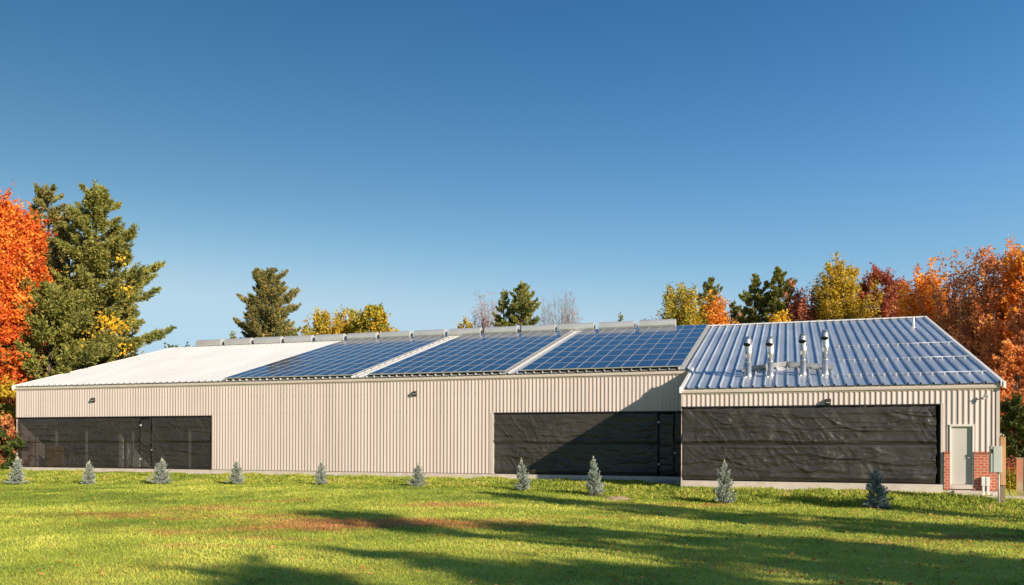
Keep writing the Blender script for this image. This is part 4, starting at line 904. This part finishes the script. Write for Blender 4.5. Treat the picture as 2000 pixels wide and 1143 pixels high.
OVAL = lambda r: [(0, r * 0.45), (0.2, r * 0.9), (0.45, r), (0.7, r * 0.85), (0.9, r * 0.5), (1, r * 0.12)]
VASE = lambda r: [(0, r * 0.4), (0.3, r * 0.75), (0.6, r), (0.85, r * 0.95), (1, r * 0.6)]
# -- left edge
b, H = put(184, 362, 60); tree('pine_tree', 'tallest pine, its green boughs tangled with yellow vine', 'tree', b, H, 'pine', LF['pine'], M['bark'], 1, [(0, 3.0), (0.15, 3.8), (0.40, 4.1), (0.54, 3.9), (0.66, 3.6), (0.74, 2.6), (0.86, 1.9), (0.95, 1.1), (1, 0.3)], 0.06, 26000, 0.17, G1, 1.25)
b, H = put(92, 370, 62); tree('pine_tree', 'tall browning pine between the orange maple and the vine-hung pine', 'tree', b, H, 'pine', LF['pine_brown'], M['bark'], 2, [(0, 3.4), (0.3, 3.4), (0.6, 2.8), (0.85, 2.0), (0.95, 1.4), (1, 0.7)], 0.1, 16000, 0.17, G1)
b, H = put(132, 405, 66); tree('pine_tree', 'narrow dark pine top squeezed between two taller pines', 'tree', b, H, 'pine', LF['pine_brown'], M['bark'], 3, [(0, 2.4), (0.5, 2.0), (0.8, 1.3), (1, 0.4)], 0.2, 5000, 0.16, G1)
b, H = put(95, 560, 55); tree('pine_tree', 'low spreading pine with olive boughs over the end of the white roof', 'tree', b, H, 'pine', LF['pine'], M['bark'], 33, [(0, 3.6), (0.4, 3.9), (0.75, 2.8), (1, 0.8)], 0.04, 17000, 0.17, G1, 1.3)
b, H = put(-10, 392, 54); tree('maple_tree', 'big orange maple at the edge of the view beside the pines', 'tree', b, H, 'round', LF['orange'], M['bark'], 4, [(0, 1.6), (0.15, 2.3), (0.4, 2.5), (0.7, 2.0), (0.9, 1.4), (1, 0.7)], 0.22, 46000, 0.095, G1, 0.55)
b, H = put(48, 425, 57); tree('maple_tree', 'orange maple with a rounded crown in front of the browning pine', 'tree', b, H, 'round', LF['orange'], M['bark'], 5, [(0, 0.8), (0.2, 1.5), (0.45, 1.65), (0.75, 1.3), (0.92, 0.8), (1, 0.3)], 0.30, 26000, 0.095, G1, 0.55)
b, H = put(2, 640, 58); tree('small_tree', 'dark green and gold small tree under the orange maple', 'tree', b, H, 'round', LF['olive'], M['bark'], 6, OVAL(3.0), 0.1, 9000, 0.13, G1)
b, H = put(20, 750, 52); tree('shrub', 'golden leafy shrub by the far end wall of the building', 'shrub', b, H, 'round', LF['yellow'], M['bark'], 7, OVAL(1.7), 0.05, 4500, 0.10, G1)
b, H = put(12, 825, 50); tree('shrub', 'dark rusty green shrub low by the far end of the building', 'shrub', b, H, 'round', LF['rusty'], M['bark'], 8, OVAL(1.5), 0.03, 3500, 0.10, G1)
b, H = put(-20, 845, 49); tree('shrub', 'low dark green shrub at the lawn edge under the orange maple', 'shrub', b, H, 'round', LF['green'], M['bark'], 9, OVAL(1.9), 0.03, 4000, 0.11, G1)
b, H = put(345, 676, 90); tree('small_tree', 'low olive treetop just showing over the white roof', 'tree', b, H, 'round', LF['olive'], M['bark'], 10, OVAL(4.0), 0.3, 6000, 0.15, G1)
# climbing vine with yellow leaves on the big pine
p0, _ = put(182, 368, 60); vine = empty('climbing_vine', p0, 'bright yellow vine climbing through the tallest pine', 'vine'); rng = np.random.default_rng(77); PC = []
vb = MB()
for (px, py, sp, k) in [(232, 508, 0.3, 22), (243, 570, 0.4, 45), (160, 548, 0.35, 40), (165, 600, 0.3, 25), (207, 655, 0.8, 190), (228, 640, 0.5, 120), (178, 690, 0.8, 150), (150, 702, 0.6, 60), (240, 690, 0.4, 45), (200, 625, 0.4, 45)]:
    c = at_depth(px, py, 57.6) - Vector(p0); PC.append(np.array(c)[None] + rng.normal(0, 1, (k, 3)) * np.array([sp * 0.75, 0.5, sp * 0.62]))
    limb(vb, (0.2, 0, max(0.5, c.z - 4)), c, 0.03, 0.012, random.Random(k), 4, 0.1, 4)
PC = np.concatenate(PC); V, F = leaf_quads(PC, rng.normal(0, 1, PC.shape) + np.array([0.3, -0.5, 0.4]), 0.105, rng)
vb.build('stem', M['bark'], vine); np_mesh('foliage', V, F, LF['vine'], vine, {'tint': rng.random(len(F))})
# -- behind the ridge
b, H = put(524, 532, 78); tree('pine_tree', 'lone broad pine standing clear above the ridge vents over the white roof', 'tree', b, H, 'pine', LF['pine_brown'], M['bark'], 12, [(0, 1.2), (0.3, 2.0), (0.5, 2.4), (0.6, 2.9), (0.72, 2.7), (0.85, 2.1), (0.94, 1.5), (1, 0.6)], 0.2, 26000, 0.14, G1, 2.0)
b, H = put(455, 652, 76); tree('pine_tree', 'low pine bough tip reaching out beside the lone broad pine', 'tree', b, H, 'pine', LF['pine'], M['bark'], 13, CON(1.6), 0.1, 2500, 0.13, G1)
b, H = put(575, 642, 76); tree('pine_tree', 'small pine top showing just over the vents next to the lone broad pine', 'tree', b, H, 'pine', LF['pine'], M['bark'], 14, CON(2.2), 0.1, 3500, 0.13, G1)
b, H = put(612, 624, 80); tree('small_tree', 'little orange tipped treetop left of the yellow green trees', 'tree', b, H, 'upright', LF['lime'], M['pale_bark'], 15, VASE(1.7), 0.6, 8000, 0.10, G1)
tree_y = [(645, 608, 82, 2.4, 'yellow green upright tree, the yellowest of the cluster over the ridge', 'yellow', 13000), (690, 606, 84, 2.2, 'olive green upright tree beside the round golden one', 'lime', 12000)]
for i, (px, py, D, r_, lab, lf, n) in enumerate(tree_y):
    b, H = put(px, py, D); tree('young_tree', lab, 'tree', b, H, 'upright', LF[lf], M['pale_bark'], 16 + i, VASE(r_), 0.62, n, 0.11, G1)
b, H = put(733, 600, 80); tree('oak_tree', 'round golden orange and green treetop over the first solar array', 'tree', b, H, 'round', LF['lime'], M['bark'], 18, OVAL(2.3), 0.6, 15000, 0.11, G1)
b, H = put(745, 612, 79); tree('small_tree', 'bright gold treetop in front of the round golden and green one', 'tree', b, H, 'round', LF['yellow'], M['bark'], 19, OVAL(1.3), 0.62, 4000, 0.11, G1)
b, H = put(908, 626, 78); tree('small_tree', 'small bright yellow treetop over the second solar array', 'tree', b, H, 'round', LF['yellow'], M['bark'], 20, OVAL(1.1), 0.6, 2500, 0.11, G1)
b, H = put(948, 568, 84); tree('bare_tree', 'thin tree with few pinkish leaves beside the dark pine', 'tree', b, H, 'upright', LF['pink'], M['pale_bark'], 21, VASE(1.7), 0.4, 3000, 0.07, G1, 1.2)
b, H = put(925, 605, 83); tree('bare_tree', 'short twiggy tree over the small yellow treetop', 'tree', b, H, 'upright', LF['pink'], M['pale_bark'], 22, VASE(1.4), 0.4, 900, 0.06, G1)
b, H = put(1016, 551, 78); tree('pine_tree', 'dense dark green pine over the middle solar array', 'tree', b, H, 'pine', LF['pine'], M['bark'], 23, [(0, 2.2), (0.5, 2.4), (0.65, 2.3), (0.8, 1.7), (0.93, 0.9), (1, 0.3)], 0.15, 15000, 0.13, G1, 1.5)
b, H = put(982, 566, 79); tree('pine_tree', 'shorter pine top leaning against the dense dark green pine', 'tree', b, H, 'pine', LF['pine'], M['bark'], 24, [(0, 1.5), (0.6, 1.2), (0.85, 0.7), (1, 0.25)], 0.2, 7000, 0.13, G1, 1.3)
b, H = put(1098, 565, 86); tree('bare_tree', 'nearly bare grey twigged tree over the third solar array', 'tree', b, H, 'upright', LF['twig'], M['pale_bark'], 25, VASE(1.9), 0.4, 900, 0.06, G1, 1.2)
b, H = put(1115, 585, 85); tree('bare_tree', 'thin tree holding a few orange leaves behind the third solar array', 'tree', b, H, 'upright', LF['rusty'], M['pale_bark'], 26, VASE(1.1), 0.4, 1400, 0.07, G1, 0.6)
b, H = put(1068, 575, 87); tree('bare_tree', 'wispy leafless tree next to the dense dark green pine', 'tree', b, H, 'upright', LF['twig'], M['pale_bark'], 27, VASE(1.3), 0.4, 600, 0.06, G1, 0.7)
b, H = put(1211, 610, 80); tree('pine_tree', 'thin spruce tip poking up alone behind a ridge vent', 'tree', b, H, 'pine', LF['pine'], M['bark'], 28, [(0, 1.2), (0.8, 0.6), (1, 0.1)], 0.2, 1500, 0.10, G1)
# -- right side
RT = [('upright', 1335, 545, 74, 2.3, 'yellow green upright tree at the end of the ridge vents', 'lime', 16000, VASE, 'young_tree'), ('pine', 1385, 540, 78, 2.2, 'dark pine top between the yellow green and the orange trees', 'pine', 4500, CON, 'pine_tree'),
      ('upright', 1402, 572, 74, 1.35, 'narrow orange tree in front of a dark pine top', 'orange2', 8000, VASE, 'young_tree'), ('pine', 1432, 588, 80, 1.9, 'small dark evergreen left of the two pine tops', 'pine', 2500, CON, 'pine_tree'),
      ('pine', 1472, 533, 76, 1.9, 'left-hand slimmer pine of the close pair over the metal roof', 'pine', 4500, CON, 'pine_tree'), ('pine', 1518, 520, 75, 2.4, 'taller fuller pine of the close pair over the metal roof', 'pine', 7000, CON, 'pine_tree'),
      ('upright', 1455, 600, 82, 1.6, 'twiggy brownish tree below the pair of pines', 'rusty', 3500, VASE, 'bare_tree'),
      ('round', 1520, 606, 70, 1.5, 'low golden tree at the foot of the pair of pines', 'vine', 5000, OVAL, 'small_tree'),
      ('upright', 1572, 552, 74, 2.6, 'coral pink tree between the pines and the tall yellow tree', 'pink', 12000, VASE, 'maple_tree'), ('upright', 1642, 503, 72, 3.2, 'tall yellow tree with an upswept spiky crown', 'yellow', 26000, OVAL, 'young_tree'),
      ('round', 1715, 522, 74, 3.2, 'deep maroon maple behind the tall yellow tree', 'red', 20000, OVAL, 'maple_tree'), ('round', 1755, 548, 78, 3.0, 'dull red maple between the maroon and the amber crowns', 'red', 12000, OVAL, 'maple_tree'),
      ('upright', 1806, 505, 66, 3.3, 'glowing amber maple behind the top corner of the metal roof', 'orange2', 24000, OVAL, 'maple_tree'),
      ('upright', 1880, 475, 62, 3.6, 'half bare rusty tree with pale upright stems', 'rusty', 9000, VASE, 'bare_tree')]
for i, (st, px, py, D, r_, lab, lf, n, pf_, nm) in enumerate(RT):
    b, H = put(px, py, D); tree(nm, lab, 'tree', b, H, st, LF[lf], M['pale_bark'] if st == 'upright' else M['bark'], 40 + i, (TOPC(r_ * 0.9) if st == 'pine' else pf_(r_ * 1.0)), 0.52 if px < 1790 else 0.26, n * (2 if st == 'pine' else 1), 0.13 if st == 'pine' else 0.10, G1, 1.3 if st != 'round' else 1.0)
b, H = put(1948, 470, 60); tree('maple_tree', 'largest russet orange maple, towering past the end of the metal roof', 'tree', b, H, 'upright', LF['russet'], M['pale_bark'], 60, [(0, 1.8), (0.25, 2.9), (0.55, 3.5), (0.8, 3.2), (0.95, 2.2), (1, 1.2)], 0.16, 27000, 0.095, G1, 1.6)
b, H = put(2010, 480, 58); tree('maple_tree', 'second tall orange maple, cut by the edge of the view beyond the brick corner', 'tree', b, H, 'round', LF['orange2'], M['bark'], 68, OVAL(3.0), 0.2, 22000, 0.11, G1, 1.2)
b, H = put(2030, 560, 54); tree('maple_tree', 'rusty orange maple hanging over the edge of the view near the brick corner', 'tree', b, H, 'round', LF['rusty'], M['bark'], 61, OVAL(3.4), 0.12, 15000, 0.12, G1, 1.1)
b, H = put(1925, 600, 58); tree('bare_tree', 'tall thin half leafless tree with pale trunks right of the rusty one', 'tree', b, H, 'upright', LF['rusty'], M['pale_bark'], 62, VASE(2.6), 0.2, 9000, 0.10, G1)
b, H = put(1985, 660, 50); tree('small_tree', 'low brownish orange tree beside the brick corner', 'tree', b, H, 'round', LF['russet'], M['bark'], 63, OVAL(1.9), 0.2, 9000, 0.10, G1)
b, H = put(1985, 770, 48); tree('shrub', 'tall dark green shrub behind the wooden post', 'shrub', b, H, 'round', LF['green'], M['bark'], 64, OVAL(1.7), 0.02, 8000, 0.09, G1)
b, H = put(2040, 780, 47); tree('shrub', 'dark green thicket at the edge of the view beyond the steel cabinet', 'shrub', b, H, 'round', LF['green'], M['bark'], 65, OVAL(1.9), 0.02, 8000, 0.09, G1)
b, H = put(1974, 905, 37, -0.5); tree('shrub', 'small pinkish yellow shrub between the wooden post and the steel cabinet', 'shrub', b, H, 'round', LF['pink'], M['bark'], 66, OVAL(0.55), 0.05, 2500, 0.045, None)
b, H = put(1974, 925, 36.5, -0.5); tree('shrub', 'tiny yellow green bush low beside the steel cabinet', 'shrub', b, H, 'round', LF['lime'], M['bark'], 67, OVAL(0.45), 0.05, 1500, 0.04, None)
for i, (px, top, D, r_, lf, lab) in enumerate([(1285, 622, 92, 2.2, 'olive', 'low olive treetop just behind the last ridge vent'), (1420, 610, 88, 2.4, 'rusty', 'low rusty treetop between the yellow green tree and the pine pair'), (1552, 600, 86, 2.2, 'orange2', 'low amber treetop at the foot of the coral pink tree'),
        (1600, 585, 88, 2.6, 'rusty', 'low brown treetop between the coral pink and the yellow trees'), (1680, 580, 86, 2.6, 'orange2', 'low amber treetop under the maroon maple'), (1770, 572, 84, 2.6, 'rusty', 'low rusty treetop under the glowing amber maple'), (1845, 540, 80, 2.8, 'red', 'dark red treetop behind the gap beside the half bare rusty tree')]):
    b, H = put(px, top, D); tree('small_tree', lab, 'tree', b, H, 'upright', LF[lf], M['pale_bark'], 140 + i, VASE(r_ * 1.1), 0.55, 9000, 0.12, G1, 1.2)
# far wood closing the ground level view between the trunks, one mass
rng = np.random.default_rng(9); n_ = 42000
wx_ = rng.uniform(-150, 110, n_); wy_ = 100 + rng.uniform(0, 9, n_) + 0.0015 * wx_ ** 2 * 0; wt = 3.0 + 4.5 * vnoise(wx_ * 0.16, wy_ * 0) + 1.5 * vnoise(wx_ * 0.7, wy_ * 0 + 3)
wz_ = -0.6 + wt * rng.random(n_) ** 0.8
V, F = leaf_quads(np.stack([wx_, wy_, wz_], 1), rng.normal(0, 1, (n_, 3)) + np.array([0.3, -0.6, 0.3]), 0.34, rng)
tag(np_mesh('woods', V, F, LF['olive'], attrs={'tint': np.clip(0.5 * rng.random(n_) + 0.6 * vnoise(wx_ * 0.2, wy_ * 0 + 9), 0, 1)}), 'low dark belt of woods far behind the building', 'woods', kind='stuff')
# -- trees out on the lawn beyond the right of the view, whose long shadows cross the grass
SX, SY = SUN.x / SUN.z, SUN.y / SUN.z
OFF = [((590, 1000), 15.5, 2.2, 3200, 'round'), ((690, 1068), 14.0, 1.8, 2600, 'round'), ((930, 972), 13.5, 1.9, 2600, 'round'), ((370, 1090), 15.0, 1.8, 3200, 'round'), ((1010, 1022), 12.0, 2.2, 3200, 'round'),
       ((1180, 985), 11.0, 1.9, 2600, 'round'), ((1040, 1090), 11.5, 2.0, 2600, 'round'), ((1480, 975), 9.0, 1.5, 2300, 'round'), ((1400, 1080), 11.0, 2.0, 2600, 'round'),
       ((1330, 1035), 11.0, 1.9, 2600, 'round'), ((1620, 1070), 11.0, 1.9, 2600, 'round'), ((1700, 1015), 9.5, 1.6, 2300, 'round'), ((1300, 1135), 12.0, 1.9, 2600, 'round'), ((880, 1010), 14.5, 1.1, 1300, 'upright'), ((1120, 1015), 13.0, 1.0, 1300, 'upright'), ((820, 1100), 14.0, 1.0, 1300, 'upright'), ((1560, 1010), 10.0, 1.0, 1300, 'upright'), ((1500, 1110), 11.0, 1.1, 1300, 'upright')]
for i, ((px, py), H, r_, n, st) in enumerate(OFF):
    g = on_z(px, py, -0.62); tree('shade_tree', 'open-crowned tree beyond the lawn, throwing a long shadow across the grass', 'tree', (g.x + SX * H, g.y + SY * H, -0.7), H, st, LF['olive'], M['bark'], 80 + i, OVAL(r_), 0.22, n, 0.16, 'shade trees beyond the lawn', 0.8)

# ---------------------------------------------------------------- the row of little blue spruces
def spruce_mesh(seed, leaf, full=1.0):
    """unit spruce about 1 m high: whorls of short bristly boughs"""
    rng = np.random.default_rng(seed); rnd = random.Random(seed); PC, DR = [], []; tb = MB()
    tb.tube([(0, 0, -0.05), (0.01, 0, 0.5), (0.0, 0, 0.93)], [0.028, 0.018, 0.006], 6, cap=False)
    nw = 13
    for w_i in range(nw):
        t = w_i / (nw - 1); z = 0.06 + 0.80 * t; Rw = (0.33 * (1 - t) ** 0.9 + 0.035) * full
        for k in range(int(11 - 6 * t)):
            az = rnd.uniform(0, 2 * math.pi); Lb = Rw * rnd.uniform(0.5, 1.3); d = np.array([math.cos(az), math.sin(az), 0]); zz = z + rnd.uniform(-0.03, 0.03)
            rise = Lb * (0.15 + 0.9 * t) + 0.02
            tb.tube([(0, 0, zz), tuple(d * Lb + np.array([0, 0, zz + rise]))], [0.007, 0.003], 3, cap=False)
            m_ = max(4, int(26 * Lb / 0.3)); q = np.linspace(0.25, 1.02, m_)
            perp = np.array([-d[1], d[0], 0]); sd = rng.normal(0, 0.10 * Lb, m_) * (1.3 - q)
            pc = d[None] * (Lb * q)[:, None] + perp[None] * sd[:, None]; pc[:, 2] = zz + rise * q ** 1.3
            PC.append(pc); dd = np.repeat(d[None], m_, 0) * 0.9 + perp[None] * (np.sign(sd) * 0.5)[:, None]; dd[:, 2] += 0.25 + 0.6 * t; DR.append(dd)
    m_ = 26; zl = np.linspace(0.82, 1.0, m_); PC.append(np.stack([np.zeros(m_), np.zeros(m_), zl], 1)); DR.append(np.repeat(np.array([[0, 0, 1.6]]), m_, 0))
    PC, DR = np.concatenate(PC), np.concatenate(DR); per = 5
    V, F = needle_tufts(PC, DR, 0.050, rng, per, 0.13)
    hgt = np.clip(V.reshape(-1, 4, 3)[:, 2, 2], 0, 1)
    tint = np.clip(rng.normal(0.42, 0.17, len(F)) + 0.45 * (hgt > 0.93), 0, 1)
    return tb, V, F, tint
protos = []
for sd, lf, fu in ((101, 'spruce', 1.0), (102, 'spruce', 0.85), (103, 'spruce_dark', 1.0), (104, 'spruce', 1.1), (105, 'spruce', 0.9)):
    tb, V, F, tint = spruce_mesh(sd, LF[lf], fu); protos.append((tb, V, F, tint, lf))
SP = [(898, 0, 'small blue spruce at the end of the row by the orange maple'), (905, 1, 'small narrow blue spruce before the middle of the see-through screen'), (899, 3, 'small blue spruce before the gate of the see-through screen'),
      (901, 4, 'small blue spruce before the beige wall, next to the see-through screen'), (901, 1, 'small thin blue spruce before the middle of the beige wall'), (906, 3, 'small stubby blue spruce before the beige wall, below the wall lamp'),
      (896, 1, 'slender blue spruce at the sunlit end of the half shaded screen'), (893, 4, 'tall slim blue spruce beside the pale clippings, before the shaded screen'), (896, 0, 'pale blue spruce with a thin leader in front of the wide sunlit screen'), (909, 2, 'darkest bluest spruce, nearest the brick corner')]
meshes = {}
for i, ((top, pi, lab), p) in enumerate(zip(SP, ROW)):
    h = (on_y(ROWPX[i][0], top, p.y).z - p.z) * 1.0; tb, V, F, tint, lf = protos[pi]
    root = empty('spruce_tree', (p.x, p.y, float(ground_z(p.x, p.y)) - 0.02), lab, 'tree', 'young blue spruces along the bank')
    if pi not in meshes:
        a = tb.build('trunk', M['bark'], root); c_ = np_mesh('foliage', V, F, LF[lf], root, {'tint': tint}); meshes[pi] = (a, c_)
    else:
        for q in meshes[pi]:
            d = q.copy(); link(d); d.parent = root
    wsc = [44, 36, 44, 42, 36, 38, 46, 48, 52, 56][i] / 0.92 / (FPX / (p.y / (0.949 + 0.315 * (ROWPX[i][0] - 1000) / FPX)))
    root.scale = (wsc, wsc, h * 1.0); root.rotation_euler = (0.05 * math.sin(i * 2.3), 0.06 * math.cos(i * 1.7), i * 2.1)
